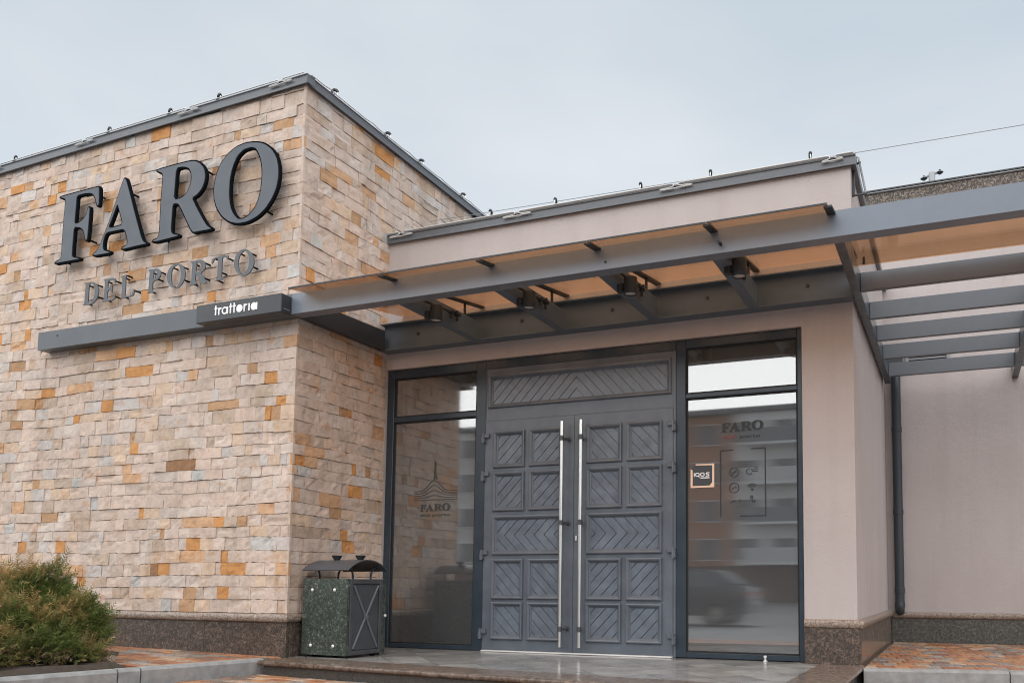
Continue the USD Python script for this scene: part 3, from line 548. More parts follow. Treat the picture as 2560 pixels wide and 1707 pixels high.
# ------------------------------------------------------------------ glazed front and doors
FY = .028          # face of the frames
def rect_frame(mb, x0, x1, z0, z1, w, y0, y1, c=.003):
    mb.box(x0, x0+w, y0, y1, z0, z1, c); mb.box(x1-w, x1, y0, y1, z0, z1, c)
    mb.box(x0+w, x1-w, y0+.0012, y1, z0, z0+w, c); mb.box(x0+w, x1-w, y0+.0012, y1, z1-w, z1, c)
def window(name, label, x0, x1, zs, wl, wr, wt, wb, ztrans):
    t = thing(name, label, 'window')
    def fr(a, b, c, d): MB().box(a, b, FY, FY+.07, c, d, .004).build('frame', 'frame_paint', t)
    z0, z1 = zs
    fr(x0, x0+wl, z0, z1); fr(x1-wr, x1, z0, z1)
    for a, b in ((z0+.0005, z0+wb), (ztrans[0], ztrans[1]), (z1-wt, z1-.0005)):
        MB().box(x0+wl+.0005, x1-wr-.0005, FY+.002, FY+.068, a, b, .004).build('rail', 'frame_paint', t)
    for a, b in ((z0+wb, ztrans[0]), (ztrans[1], z1-wt)):
        g = MB(); rect_frame(g, x0+wl+.0008, x1-wr-.0008, a+.0008, b-.0008, .012, FY+.014, FY+.05, .001); g.build('gasket', 'rubber', t)
        MB().box(x0+wl+.006, x1-wr-.006, FY+.026, FY+.032, a+.006, b-.006).build('pane', 'pane_glass', t)
    return t
window('side_window', 'narrow window between the stone wall and the door, reflecting the stones', OX0+.002, -.912, (0.004, OZ-.002), .078, .105, .085, .04, (2.163, 2.212))
window('side_window', 'wide window right of the door, lettered and reflecting sky and flats', .945, OX1-.002, (.006, OZ-.002), .085, .042, .075, .045, (2.172, 2.210))

def diag_planks(parent, poly, ang, pitch, origin, y0, y1, matname='plank_paint'):
    c = poly.centroid; D = 3.0
    for k in range(-30, 31):
        s = sbox(-D, k*pitch+.003, D, (k+1)*pitch-.003) if pitch > 0 else sbox(-D, (k+1)*pitch+.003, D, k*pitch-.003); s = affinity.translate(affinity.rotate(s, ang, origin=(0, 0)), *origin)
        g = s.intersection(poly)
        if g.is_empty or g.geom_type != 'Polygon': continue
        if g.area < .00012: continue
        MB().prism(g, y0+rng.uniform(0, .0012), y1).build('plank', matname, parent)

def moulding(x0, x1, z0, z1, prof, y):
    """mitred picture-frame moulding: prof is (inset, height towards the viewer)"""
    v = []
    for q, h in prof:
        v += [(x0+q, y-h, z0+q), (x1-q, y-h, z0+q), (x1-q, y-h, z1-q), (x0+q, y-h, z1-q)]
    f = [(4*i+k, 4*i+(k+1) % 4, 4*i+4+(k+1) % 4, 4*i+4+k) for i in range(len(prof)-1) for k in range(4)]
    return MB().add(v, f)
MOULD = [(0, 0), (.0, .012), (.004, .021), (.012, .024), (.022, .018), (.028, .012), (.030, .003), (.040, -.006), (.042, -.012)]
ROWS = [(2.000, 1.662), (1.622, 1.264), (1.224, .868), (.832, .471), (.446, .110)]
DY = .020         # face of the door leaves
tf = thing('door_frame', 'dark grey door frame with chevron boarded panel above the double doors', 'door frame')
for a, b in ((-.9115, -.905), (.922, .9445)): MB().box(a, b, FY-.004, FY+.08, .002, OZ-.09, .002).build('post', 'door_paint', tf)
MB().box(-.9115, .9445, FY-.002, FY+.08, OZ-.088, OZ-.002, .004).build('head', 'frame_paint', tf)
trx0, trx1, trz0, trz1 = -.885, .905, 2.222, 2.532
o = sbox(-.9045, 2.104, .9215, OZ-.089).difference(sbox(trx0+.03, trz0+.03, trx1-.03, trz1-.03))
MB().prism(o, FY+.001, FY+.06).build('transom', 'door_paint', tf)
tp = MB().box(trx0+.02, trx1-.02, FY+.022, FY+.05, trz0+.02, trz1-.02).build('transom_panel', 'door_paint', tf)
moulding(trx0, trx1, trz0, trz1, MOULD, FY+.002).build('moulding', 'door_paint', tp)
pl = sbox(trx0+.036, trz0+.036, trx1-.036, trz1-.036); mid = .006
diag_planks(tp, pl.intersection(sbox(-2, 0, mid, 4)), 47, .071, (mid, 2.452), FY+.012, FY+.03)
diag_planks(tp, pl.intersection(sbox(mid, 0, 2, 4)), -47, -.071, (mid, 2.452), FY+.012, FY+.03)
MB().box(-.90, .92, -.010, FY+.03, .0015, .013, .002).build('threshold', 'white_paint', tf)

def door_leaf(side):
    s = side                    # -1 left leaf, +1 right leaf
    hx = -.9035 if s < 0 else .9205; mx = -.002 if s < 0 else .002
    t = thing('door_leaf', ('left' if s < 0 else 'right')+' leaf of the grey panelled double door, chevron boards and tall bar handle', 'door')
    x0, x1 = min(hx, mx), max(hx, mx)
    X = lambda h: hx-s*h
    cols = [(.093, .418), (.462, .795)] if s > 0 else [(.088, .413), (.458, .790)]
    pan = []
    for r, (zt, zb) in enumerate(ROWS):
        if r == 2: pan.append((cols[0][0], cols[1][1], zt, zb, r))
        else: pan += [(a, b, zt, zb, r) for a, b in cols]
    body = sbox(x0, .016, x1, 2.100).difference(unary_union([sbox(min(X(a), X(b))+.03, zb+.03, max(X(a), X(b))-.03, zt-.03) for a, b, zt, zb, r in pan]))
    MB().prism(body, DY, DY+.055).build('leaf_frame', 'door_paint', t)
    for a, b, zt, zb, r in pan:
        xa, xb = min(X(a), X(b)), max(X(a), X(b))
        p = MB().box(xa+.02, xb-.02, DY+.024, DY+.045, zb+.02, zt-.02).build('panel', 'door_paint', t)
        moulding(xa, xb, zb, zt, MOULD, DY+.001).build('moulding', 'door_paint', p)
        pl = sbox(xa+.036, zb+.036, xb-.036, zt-.036); cxx, czz = (xa+xb)/2, (zt+zb)/2; pw = .0725
        up = 1 if s < 0 else -1          # left leaf rises to the right above the middle row
        if r == 2:
            diag_planks(p, pl.intersection(sbox(-2, czz, 2, 4)), 46*up, pw, (cxx+.03*s, czz), DY+.009, DY+.022)
            diag_planks(p, pl.intersection(sbox(-2, 0, 2, czz)), -46*up, pw, (cxx+.03*s, czz), DY+.009, DY+.022)
        else:
            ang = 46*up if r < 2 else -46*up
            diag_planks(p, pl, ang, pw, (cxx+rng.uniform(-.02, .02), czz), DY+.009, DY+.022)
    # handle: a tall steel bar on three dark brackets
    bx = -.083 if s < 0 else .101
    h = MB().cyl((bx, -.062, .065), (bx, -.062, 2.036), .0165, 14).build('handle', 'steel', t, smooth=40)
    for z in (1.885, 1.140, .220):
        g = MB(); g.tube([(bx, -.062, z-.022), (bx, -.062, z+.022)], .0215, 14); g.tube([(bx, -.062, z), (bx-s*.012*0+.0, -.03, z), (bx+(.020 if s < 0 else -.02)*.0+.05*(1 if s < 0 else -1)*.55, -.012, z), (bx+.05*(1 if s < 0 else -1)*.7, DY+.002, z)], .012, 10)
        g.cyl((bx+.05*(1 if s < 0 else -1)*.7, DY-.006, z), (bx+.05*(1 if s < 0 else -1)*.7, DY+.002, z), .021, 14); g.build('bracket', 'bin_metal', t, smooth=40)
    for z in ((1.945, 1.592, .872, .160)):
        e = hx+s*.010
        g = MB(); g.box(min(e-s*.055, e+s*.012), max(e-s*.055, e+s*.012), -.006, DY+.002, z, z+.040, .004); g.box(min(e-s*.012, e+s*.020), max(e-s*.012, e+s*.020), -.012, FY, z-.045, z+.012, .004)
        g.cyl((e, -.010, z-.048), (e, -.010, z+.044), .011, 10); g.build('hinge', 'door_paint', t)
    if s > 0: MB().box(.022, .036, DY-.010, DY+.001, .985, 1.03, .003).build('lock_plate', 'white_paint', t)
    return t
door_leaf(-1); door_leaf(1)
ds = thing('door_stop', 'small bright door stop at the foot of the right window frame', 'door stop', (1.704, 0, 0))
MB().lathe([(0, .0), (.018, .0), (.018, .006), (.008, .010), (.008, .028), (.014, .032), (.014, .044), (0, .048)], (0, -.01, .001), 14).build('pin', 'bolt_metal', ds, smooth=40)

# ------------------------------------------------------------------ lettering on the glass
def poly_of(rings): 
    p = Polygon(rings[0], [r for r in rings[1:]])
    return p if p.is_valid else p.buffer(0)
def chaikin(r, n=1):
    r = np.array(r, float)
    for _ in range(n):
        q = np.roll(r, -1, 0); r = np.stack([.8*r+.2*q, .2*r+.8*q], 1).reshape(-1, 2)
    return r
GLY = {k: poly_of([chaikin(np.array(r)/1000.0) for r in v]) for k, v in GLYPHS.items()}
GY = FY+.026
def text_at(s, x, z, h, width=None):
    m = meshkit.text_mesh(s, h, .0012); v = np.array(m.vertices)
    if width: v[:, 0] *= width/(v[:, 0].max())
    return np.stack([v[:, 0]+x, GY-.0035+v[:, 2]*0-v[:, 2], v[:, 1]+z], -1), np.array(m.faces)
def decal_prism(mb, poly, y=GY): return mb.prism(poly, y-.0035, y-.0015)
def place_word(keys, x0, x1, z0, z1):
    ps = [GLY[k] for k in keys]; xs = [p.bounds for p in ps]; a = min(b[0] for b in xs); b = max(q[2] for q in xs); c = min(q[1] for q in xs); d = max(q[3] for q in xs)
    out = []
    for p in ps:
        q = affinity.translate(p, -a, -c); out.append(affinity.translate(affinity.scale(q, (x1-x0)/(b-a), (z1-z0)/(d-c), origin=(0, 0)), x0, z0))
    return out
def strokes(paths, w): return unary_union([LineString(p).buffer(w/2, cap_style='round') for p in paths])
arc = lambda cx, cz, r, a0, a1, n=14: [(cx+r*math.cos(math.radians(a)), cz+r*math.sin(math.radians(a))) for a in np.linspace(a0, a1, n)]
t = thing('window_lettering', 'dark serif name with small words below, on the glass right of the door', 'lettering')
for g in place_word('FARO', 1.335, 1.687, 1.868, 1.950): decal_prism(MB(), g.buffer(.0022)).build('letter', 'decal_dark', t)
MB().add(*text_at('del', 1.358, 1.815, .021, .10)).build('small_word', 'decal_red', t); MB().add(*text_at('porto', 1.485, 1.813, .022, .175)).build('small_word', 'decal_dark', t)
t = thing('window_lettering', 'open rectangle with six line icons, drawn on the glass right of the door', 'lettering')
fr = [[(1.435, 1.716), (1.326, 1.713), (1.326, 1.168)], [(1.588, 1.718), (1.702, 1.718), (1.702, 1.166), (1.49, 1.166)]]
for q in fr: decal_prism(MB(), LineString(q).buffer(.0045, cap_style='flat', join_style='mitre')).build('line', 'decal_dark', t)
ic = {'no smoking icon': strokes([arc(1.442, 1.528, .038, 0, 360, 28), [(1.416, 1.502), (1.468, 1.554)], [(1.42, 1.528), (1.46, 1.528)]], .0052),
      'key icon': strokes([arc(1.570, 1.530, .024, 20, 330, 20), [(1.592, 1.545), (1.642, 1.545)], [(1.592, 1.532), (1.638, 1.532)], [(1.640, 1.56), (1.610, 1.56)]], .0055),
      'no dogs icon': strokes([arc(1.441, 1.400, .040, 0, 360, 28), [(1.422, 1.388), (1.44, 1.40), (1.456, 1.412), (1.462, 1.396)]], .0058),
      'wireless icon': strokes([arc(1.592, 1.382, .046, 45, 135), arc(1.592, 1.382, .028, 45, 135), arc(1.592, 1.382, .008, 0, 360)], .0075),
      'dish icon': strokes([[(1.412, 1.278), (1.432, 1.292), (1.452, 1.290)], [(1.488, 1.280), (1.490, 1.302)]], .006),
      'figure icon': strokes([arc(1.588, 1.320, .010, 0, 360), [(1.592, 1.300), (1.594, 1.282)], [(1.610, 1.296), (1.610, 1.278)]], .008)}
for k, g in ic.items(): decal_prism(MB(), g).build('icon', 'decal_dark', t)
t = thing('window_lettering', 'faint lighthouse and wave emblem with name beneath, on the left window', 'lettering')
waves = []
for i, (dz, amp) in enumerate(((0, .105), (-.021, .078), (-.042, .05), (-.062, .022), (-.082, .0))):
    xx = np.linspace(-1.697, -1.224, 30); c0 = -1.478; hump = np.exp(-((xx-c0)/.085)**2)*amp; waves.append(list(zip(xx, 1.480+dz+hump-.0*xx)))
decal_prism(MB(), strokes(waves, .0065)).build('waves', 'decal_faint', t)
decal_prism(MB(), Polygon([(-1.487, 1.590), (-1.478, 1.762), (-1.470, 1.770), (-1.462, 1.752), (-1.458, 1.64), (-1.440, 1.585), (-1.462, 1.600)])).build('tower', 'decal_faint', t)
for g in place_word('FARO', -1.632, -1.298, 1.290, 1.362): decal_prism(MB(), g.buffer(.002)).build('letter', 'decal_faint', t)
MB().add(*text_at('del porto', -1.633, 1.242, .024, .335)).build('small_word', 'decal_faint', t)
t = thing('window_sticker', 'small square black sticker with copper frame and white letters on the right window', 'sticker')
q = [(1.068, 1.413), (1.272, 1.413), (1.272, 1.611), (1.112, 1.611), (1.112, 1.600), (1.255, 1.598), (1.255, 1.455), (1.232, 1.428), (1.085, 1.428), (1.085, 1.560), (1.068, 1.572)]
MB().prism(Polygon([(1.086, 1.429), (1.231, 1.429), (1.254, 1.456), (1.254, 1.597), (1.086, 1.597)]), GY-.0035, GY-.001).build('plate', 'sticker_black', t)
MB().prism(Polygon(q), GY-.005, GY-.001).build('rim', 'rose_gold', t)
ell = lambda cx, a_, b_: affinity.scale(Point(cx, 1.523).buffer(1.0, 12), a_, b_, origin=(cx, 1.523)).difference(affinity.scale(Point(cx, 1.523).buffer(1.0, 12), a_-.0068, b_-.0068, origin=(cx, 1.523)))
for g in (sbox(1.0965, 1.506, 1.1025, 1.540), unary_union([ell(1.127, .0195, .017), LineString([(1.132, 1.512), (1.146, 1.502)]).buffer(.0034)]), ell(1.1705, .020, .017),
          LineString([(1.229, 1.535), (1.215, 1.5375), (1.204, 1.533), (1.206, 1.526), (1.222, 1.521), (1.228, 1.514), (1.220, 1.5085), (1.202, 1.510)]).buffer(.0034)):
    MB().prism(g, GY-.005, GY-.0036).build('letter', 'sign_white', t)
MB().box(1.152, 1.232, GY-.005, GY-.0036, 1.490, 1.498).build('bar', 'sign_white', t)

# ------------------------------------------------------------------ letters on the stone wall
def letter(parent, key, yf, depth, rim, pins):
    g = GLY[key]
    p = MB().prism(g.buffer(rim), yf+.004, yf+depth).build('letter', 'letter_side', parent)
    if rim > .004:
        MB().prism(g.buffer(-.0045), yf-.002, yf+.0039).build('letter_face', 'letter_face', p)
    b = g.bounds; pts = []
    for fx, fz in pins:
        q = Point(b[0]+fx*(b[2]-b[0]), b[1]+fz*(b[3]-b[1])); 
        from shapely.ops import nearest_points
        q = nearest_points(g.buffer(-.012 if rim > .004 else -.006), q)[0]; pts.append((q.x, q.y))
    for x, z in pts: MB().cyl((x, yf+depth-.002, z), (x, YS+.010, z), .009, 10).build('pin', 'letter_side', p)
sg = thing('wall_sign', 'large raised dark grey serif letters FARO high on the stone wall', 'sign letters')
for k in 'FARO': letter(sg, k, YS-.105, .030, .0105, [(.12, .05), (.9, .9), (.8, .1), (.1, .9)])
sg = thing('wall_sign', 'smaller grey serif letters DEL PORTO on pins below the big name', 'sign letters')
def letter_plate(parent, key):
    g = GLY[key]; yf = YS-.070
    p = MB().prism(g, yf, yf+.010).build('letter', 'letter_face_small', parent)
    b = g.bounds; from shapely.ops import nearest_points
    for fx, fz in ((.15, .1), (.85, .85), (.9, .3), (.2, .9)):
        q = nearest_points(g.buffer(-.006), Point(b[0]+fx*(b[2]-b[0]), b[1]+fz*(b[3]-b[1])))[0]
        MB().cyl((q.x, yf+.009, q.y), (q.x, YS+.010, q.y), .0075, 10).build('pin', 'letter_side', p)
for k in 'delporqt': pass
for k in ('d', 'e', 'l', 'p', 'o', 'r', 't', 'q'): letter_plate(sg, k)

# light box with the word trattoria
bx = thing('sign_box', 'black box sign with the white word trattoria on the canopy beam end', 'sign')
SX0, SX1, SZ0, SZ1, SYF = -2.925, -1.988, 2.822, 2.978, -1.402
MB().box(SX0, SX1, SYF, YB-.001, SZ0, SZ1, .004).build('case', 'sign_black', bx)
MB().box(SX1+.0006, SX1+.004, SYF+.03, YB-.02, SZ0+.03, SZ0+.036).build('end_clip', 'steel', bx)
def wst(paths, w): return unary_union([LineString(p).buffer(w/2, cap_style='flat', join_style='mitre') for p in paths])
W0, XH, AS, SW = -2.700, .062, .086, .0125
base = SZ0+.046
tt = lambda x: wst([[(x, base), (x, base+AS)], [(x-.014, base+XH-.004), (x+.018, base+XH-.004)]], SW)
rr_ = lambda x: unary_union([wst([[(x, base), (x, base+XH)]], SW), LineString(arc(x+.026, base+XH-.030, .024, 80, 180)).buffer(SW/2, cap_style='flat')])
aa = lambda x, fill: unary_union([Point(x+.030, base+XH/2).buffer(.0325) if fill else Point(x+.030, base+XH/2).buffer(.0325).difference(Point(x+.030, base+XH/2).buffer(.0205)), sbox(x+.052, base, x+.066, base+XH)])
for g in (tt(W0), rr_(W0+.036), aa(W0+.072, False), tt(W0+.166), tt(W0+.206), Point(W0+.265, base+XH/2).buffer(.033), rr_(W0+.318), wst([[(W0+.370, base), (W0+.370, base+XH)]], SW*1.1), aa(W0+.392, True)):
    MB().prism(g, SYF-.004, SYF+.001).build('letter', 'sign_white', bx)

# ------------------------------------------------------------------ canopy and pergola
cp = thing('canopy', 'grey steel canopy with tinted glass over the doors, running on as a slatted pergola', 'canopy')
XE = 6.2
def channel(x0, x1, matname):
    poly = Polygon([(YB, ZBB), (YB, ZBT), (YB+.085, ZBT), (YB+.085, ZBT-.008), (YB+.010, ZBT-.008), (YB+.010, ZBB+.008), (YB+.112, ZBB+.008), (YB+.112, ZBB)])
    return MB().prism(poly, x0, x1, 'yz').build('front_beam', matname, cp)
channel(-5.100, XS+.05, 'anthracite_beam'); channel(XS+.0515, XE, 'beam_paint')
MB().box(-5.1015, -5.0905, YB+.011, YB+.110, ZBB+.009, ZBT-.009).build('end_plate', 'anthracite', cp)
MB().cyl((-4.83, YB-.004, 2.950), (-4.83, YB+.002, 2.950), .011, 10).build('bolt', 'anthracite', cp)
zg = lambda y: 3.190+.1515*y                   # underside of the sloping glass
bp = Polygon([(-.0005, ZBB), (-.135, ZBB), (-.135, ZBB+.010), (-.058, ZBB+.010), (-.058, 3.088), (-.128, 3.088), (-.128, 3.097), (-.0005, 3.097)])
MB().prism(bp, XS+.02, XP+.012, 'yz').build('back_beam', 'canopy_steel', cp)
for x in (-1.62, -.50, .39, 1.25, 2.08): MB().cyl((x, -.070, 2.985), (x, -.057, 2.985), .014, 6).build('bolt', 'dark_metal', cp)
MB().prism(Polygon([(YB+.0125, ZBB+.0005), (YB+.0125, ZBT-.010), (-.136, ZBT+.02), (-.136, ZBB+.0005)]), XS+.024, XS+.085, 'yz').build('rafter', 'anthracite', cp)
RX = [-.950, -.075, .795, 1.655]
for x in RX:
    MB().prism(Polygon([(YB+.0125, ZBB+.009), (YB+.0125, ZBT-.022), (-.137, ZBB+.175), (-.137, ZBB+.009)]), x-.030, x+.034, 'yz').build('rafter', 'canopy_steel', cp)
    MB().box(x-.040, x+.044, YB+.113, -.137, ZBB+.0005, ZBB+.0085).build('rafter_flange', 'canopy_steel', cp)
    for y in (-1.10, -.30):
        MB().cyl((x, y, ZBB+.14), (x, y, zg(y)-.001), .012, 10).build('glass_post', 'dark_metal', cp)
SEAM = RX+[2.44]
for x in SEAM:
    MB().prism(Polygon([(-1.470, zg(-1.470)-.002), (-.01, zg(-.01)-.002), (-.01, zg(-.01)-.020), (-1.28, zg(-1.28)-.016), (-1.470, zg(-1.47)-.014)]), x-.026, x+.026, 'yz').build('glazing_bar', 'dark_metal', cp)
gx = [-1.845]+SEAM
for a, b in zip(gx[:-1], gx[1:]):
    y0, y1 = -1.478, -.004
    MB().add([(x, y, zg(y)+h) for x in (a+.003, b-.003) for y in (y0, y1) for h in (0, .010)], [(0, 1, 3, 2), (4, 6, 7, 5), (0, 4, 5, 1), (2, 3, 7, 6), (0, 2, 6, 4), (1, 5, 7, 3)]).build('glass_panel', 'bronze_glass', cp)
    MB().box(a+.003, b-.003, y0-.006, y0-.0005, zg(y0)-.001, zg(y0)+.011).build('glass_edge', 'dark_metal', cp)
# pergola: side rails, glass strip and slats running back to the side building
RL0, RL1, RR0, RR1 = 2.440, 2.505, 3.735, 3.800
for a, b, ye in ((RL0, RL1, 2.86), (RR0, RR1, YR-.002)):
    MB().box(a, b, YB+.0125, ye, ZBB+.0005, ZBB+.150, .003).build('rafter', 'frame_paint', cp)
for a, b in ((RL1, RR0), (RR1, 5.03)):
    for y in (-.205, .500, 1.165, 1.815, 2.540):
        MB().box(a+.001, b-.001, y-.022, y+.022, ZBB-.001, ZBB+.142, .003).build('slat', 'slat_paint', cp)
    MB().box(a-.05, b+.05, YB+.016, -.335, ZBB+.152, ZBB+.162).build('glass_panel', 'bronze_glass', cp)
MB().box(5.031, 5.096, YB+.0125, YR-.002, ZBB+.0005, ZBB+.150, .003).build('rafter', 'frame_paint', cp)
MB().cyl((2.56, -.50, ZBB+.10), (2.56, -.50, ZBB+.151), .010, 10).build('glass_post', 'dark_metal', cp)

# spotlights on rods beside the rafters
LAMPX = [(-.815, -.925), (.055, -.94), (.915, -.955), (1.762, -1.02)]
names = ['first spotlight under the canopy, nearest the stone wall', 'second spotlight under the canopy counting from the stone wall', 'third spotlight under the canopy counting from the stone wall', 'spotlight under the canopy nearest the plaster pilaster']
def spot():
    t = thing('spotlight', 'dark cylindrical '+names[0], 'spotlight', (LAMPX[0][0], LAMPX[0][1], 2.822), 'spotlights under the canopy')
    MB().lathe([(0, .066), (.040, .066), (.048, .062), (.051, .054), (.051, -.058), (.049, -.064), (.044, -.066), (.043, -.058)], (0, 0, 0), 24).build('housing', 'dark_metal', t, smooth=35)
    MB().lathe([(0, -.062), (.030, -.061), (.0435, -.058)], (0, 0, 0), 20).build('lens', 'lens_glass', t, smooth=40)
    g = MB(); g.cyl((-.045, .0, .0), (-.085, 0, -.012), .014, 10); g.cyl((-.080, -.0, -.038), (-.080, 0, .020), .030, 14); g.build('bracket', 'dark_metal', t, smooth=40)
    g = MB(); g.tube([(-.058, -.34, .062), (-.058, .44, .122)], .011, 8); g.build('rod', 'dark_metal', t, smooth=40)
    g = MB()
    for y in (.30, .39): g.box(-.084, -.030, y-.014, y+.014, .100, .126, .004); g.cyl((-.058, y, .06), (-.058, y, .125), .012, 8)
    g.cyl((-.095, .345, .112), (-.02, .345, .125), .011, 8); g.build('clamp', 'dark_metal', t)
    return t
s0 = spot()
for (x, y), nm in list(zip(LAMPX, names))[1:]: copy_of(s0, 'spotlight', (x, y, 2.822), 0, 'dark cylindrical '+nm, 'spotlight', 'spotlights under the canopy')

# ------------------------------------------------------------------ heating cables and their hooks along the roof edges
def cable(name, label, path): tag(MB().tube(path, .0052, 6).build(name, 'cable_white', None, smooth=60), label, 'cable')
def run_with_loops(x0, x1, loops, P):       # loops: (a, b) spans where the cable drops in an S over the fascia
    pts = [P(x0, 0)]
    for a, b in loops:
        m_ = (a+b)/2; g = .022
        for x, dz in ((a-.02, 0), (m_-g-.02, 0), (m_-g, -.006), (m_-g+.004, -.020), (m_-g-.018, -.030), (a+.01, -.036), (a, -.040)): pts.append(P(x, dz))
        for x, dz in ((a+.012, -.043), (m_-g-.02, -.043), (m_-.004, -.043), (m_+g+.02, -.040), (b-.01, -.037), (b, -.034), (b-.01, -.030), (m_+g+.016, -.026), (m_+g, -.018), (m_+g+.004, -.006), (m_+g+.02, 0), (b+.02, 0)): pts.append(P(x, dz))
    pts.append(P(x1, 0)); return pts
cable('heating_cable', 'white heating cable with looped ends along the plaster parapet edge', run_with_loops(XS+.03, XP+.03, [(-1.99, -1.72), (-.722, -.426), (.82, 1.115), (2.20, 2.37)], lambda x, dz: (x, -.056, ZPAR+.083+dz)))
cable('heating_cable', 'white heating cable looped over the roof edge above the big letters', run_with_loops(-6.4, XS+.02, [(-6.1, -5.94), (-4.844, -4.588), (-3.484, -3.225), (-2.40, -2.14)], lambda x, dz: (x, YS-.052, ztop_front(min(x, XS))+.078+dz)))
cable('heating_cable', 'white heating cable along the receding roof edge of the stone block', [(XS+.052, y, ztop_side(y)+.080+.010*((k % 7) == 3)) for k, y in enumerate(np.linspace(YS, 3.6, 60))])
def clip(loc, rz, label, group):
    global _clip
    if _clip is None:
        t = thing('roof_clip', label, 'clip', loc, group, rz)
        a = [(0, 0, 0), (0, 0, .030), (0, -.006, .046), (0, -.022, .056), (0, -.040, .052), (0, -.052, .038)]
        MB().tube(a, [.010, .011, .013, .014, .015, .013], 8).build('hook', 'dark_metal', t, smooth=50)
        MB().box(-.022, .022, -.03, .022, -.002, .006, .002).build('foot', 'dark_metal', t)
        MB().tube([(0, -.050, .038), (0, -.052, .012), (0, -.048, .0)], .004, 6).build('stem', 'steel', t); _clip = t; return t
    return copy_of(_clip, 'roof_clip', loc, rz, label, 'clip', group)
_clip = None
ORD = ['leftmost', 'second from left', 'third from left', 'fourth from left', 'rightmost']
for x, o_ in zip((-.87, -.195, .633, 1.265, 2.102), ORD): clip((x, -.004, ZCOP+.004), 12, f'dark hooked clip on the plaster parapet edge, {o_} of five', 'clips on the plaster parapet')
for x, o_ in zip((-5.80, -4.445, -3.645, -3.04), ['leftmost', 'second from left', 'third from left', 'nearest the corner']): clip((x, YS-.005, ztop_front(x)+.084), 68, f'dark hooked clip on the roof edge over the letters, {o_}', 'clips on the stone block roof edge')
for y, o_ in zip((-.864, -.117, .432, 1.219), ['nearest the corner', 'second from the corner', 'third from the corner', 'farthest back']): clip((XS+.0, y, ztop_side(y)+.085), 120, f'dark hooked clip on the receding roof edge, {o_}', 'clips on the receding roof edge')

# roof drain tube, wire, mast, downpipe, vent
rp = thing('drain_tube', 'bent grey tube and bracket on the right end of the plaster parapet', 'tube')
MB().tube([(2.40, .10, 3.995), (2.425, .10, 4.000), (2.445, .10, 3.998)], [.018, .016, .012], 10).build('stub', 'steel', rp, smooth=50)
MB().tube([(2.446, .10, 3.965), (2.440, .10, 4.01), (2.446, .10, 4.045), (2.460, .10, 4.058), (2.474, .10, 4.045), (2.482, .10, 4.00), (2.506, .10, 3.86), (2.526, .10, 3.748)], .0085, 8).build('bent_tube', 'vent_grey', rp, smooth=50)
MB().tube([(2.452, .10, 3.998), (2.490, .10, 4.008)], .010, 8).build('clamp', 'dark_metal', rp)
MB().box(2.4195, 2.442, .085, .115, 3.735, 3.955).build('strip', 'sign_black', rp)
MB().box(2.4425, 2.535, .09, .11, 3.735, 3.745).build('arm', 'sign_black', rp)
tag(MB().tube([(x, .6, 4.372-.0105*(x-.955)+.0009*(x-3)**2) for x in np.linspace(-2.0, 16, 60)], .003, 6).build('wire', 'vent_grey', None), 'thin wire rising to the right above the plaster parapet', 'wire')
mt = thing('light_mast', 'distant pale mast with two lamp heads, above the side building roof', 'light mast', (2.585, 25, -.42))
MB().tube([(0, 0, 0), (0, 0, 10), (0, 0, 16.28)], [.20, .16, .115], 14).build('mast', 'mast_grey', mt, smooth=40)
MB().tube([(-.30, 0, 16.15), (0, 0, 16.20), (.30, 0, 16.30)], .045, 8).build('cross_arm', 'vent_grey', mt)
for sx in (-1, 1): MB().lathe([(0, -.07), (.04, -.07), (.13, .0), (.03, .025), (.03, .07), (.045, .09), (.02, .12), (0, .13)], (sx*.28, 0, 16.18+.07*sx), 12).build('lamp_head', 'dark_metal', mt, smooth=30)
dp = thing('downpipe', 'dark round downpipe in the corner beside the pilaster', 'downpipe', (2.545, YR-.075, 0))
MB().tube([(0, 0, .335), (0, -.028, .30+.035), (0, -.01, .40), (0, 0, .44), (0, 0, 3.02)], .050, 18).build('pipe', 'anthracite', dp, smooth=40)
for z in (.395, .555, 1.42, 2.34): MB().lathe([(.050, -.03), (.0555, -.028), (.0555, .028), (.050, .03)], (0, 0, z), 18).build('joint', 'anthracite', dp, smooth=30)
MB().box(-.085, .075, -.085, .07, 3.02, 3.19, .008).build('hopper', 'sign_black', dp)
vt = thing('wall_vent', 'grey louvred vent on the far wall, seen between pergola slats', 'vent', (2.885, YR, 0))
g = MB(); rect_frame(g, -.235, .235, 3.035, 3.325, .035, -.045, -.0005, .003); g.build('frame', 'vent_grey', vt)
for k in range(5): MB().hull([(x, y, 3.075+.047*k+z) for x in (-.199, .199) for y, z in ((-.04, 0), (-.036, -.004), (-.012, .026), (-.008, .022))]).build('louvre', 'vent_grey', vt)
MB().box(-.199, .199, -.006, -.0008, 3.071, 3.289).build('back', 'interior_dark', vt)

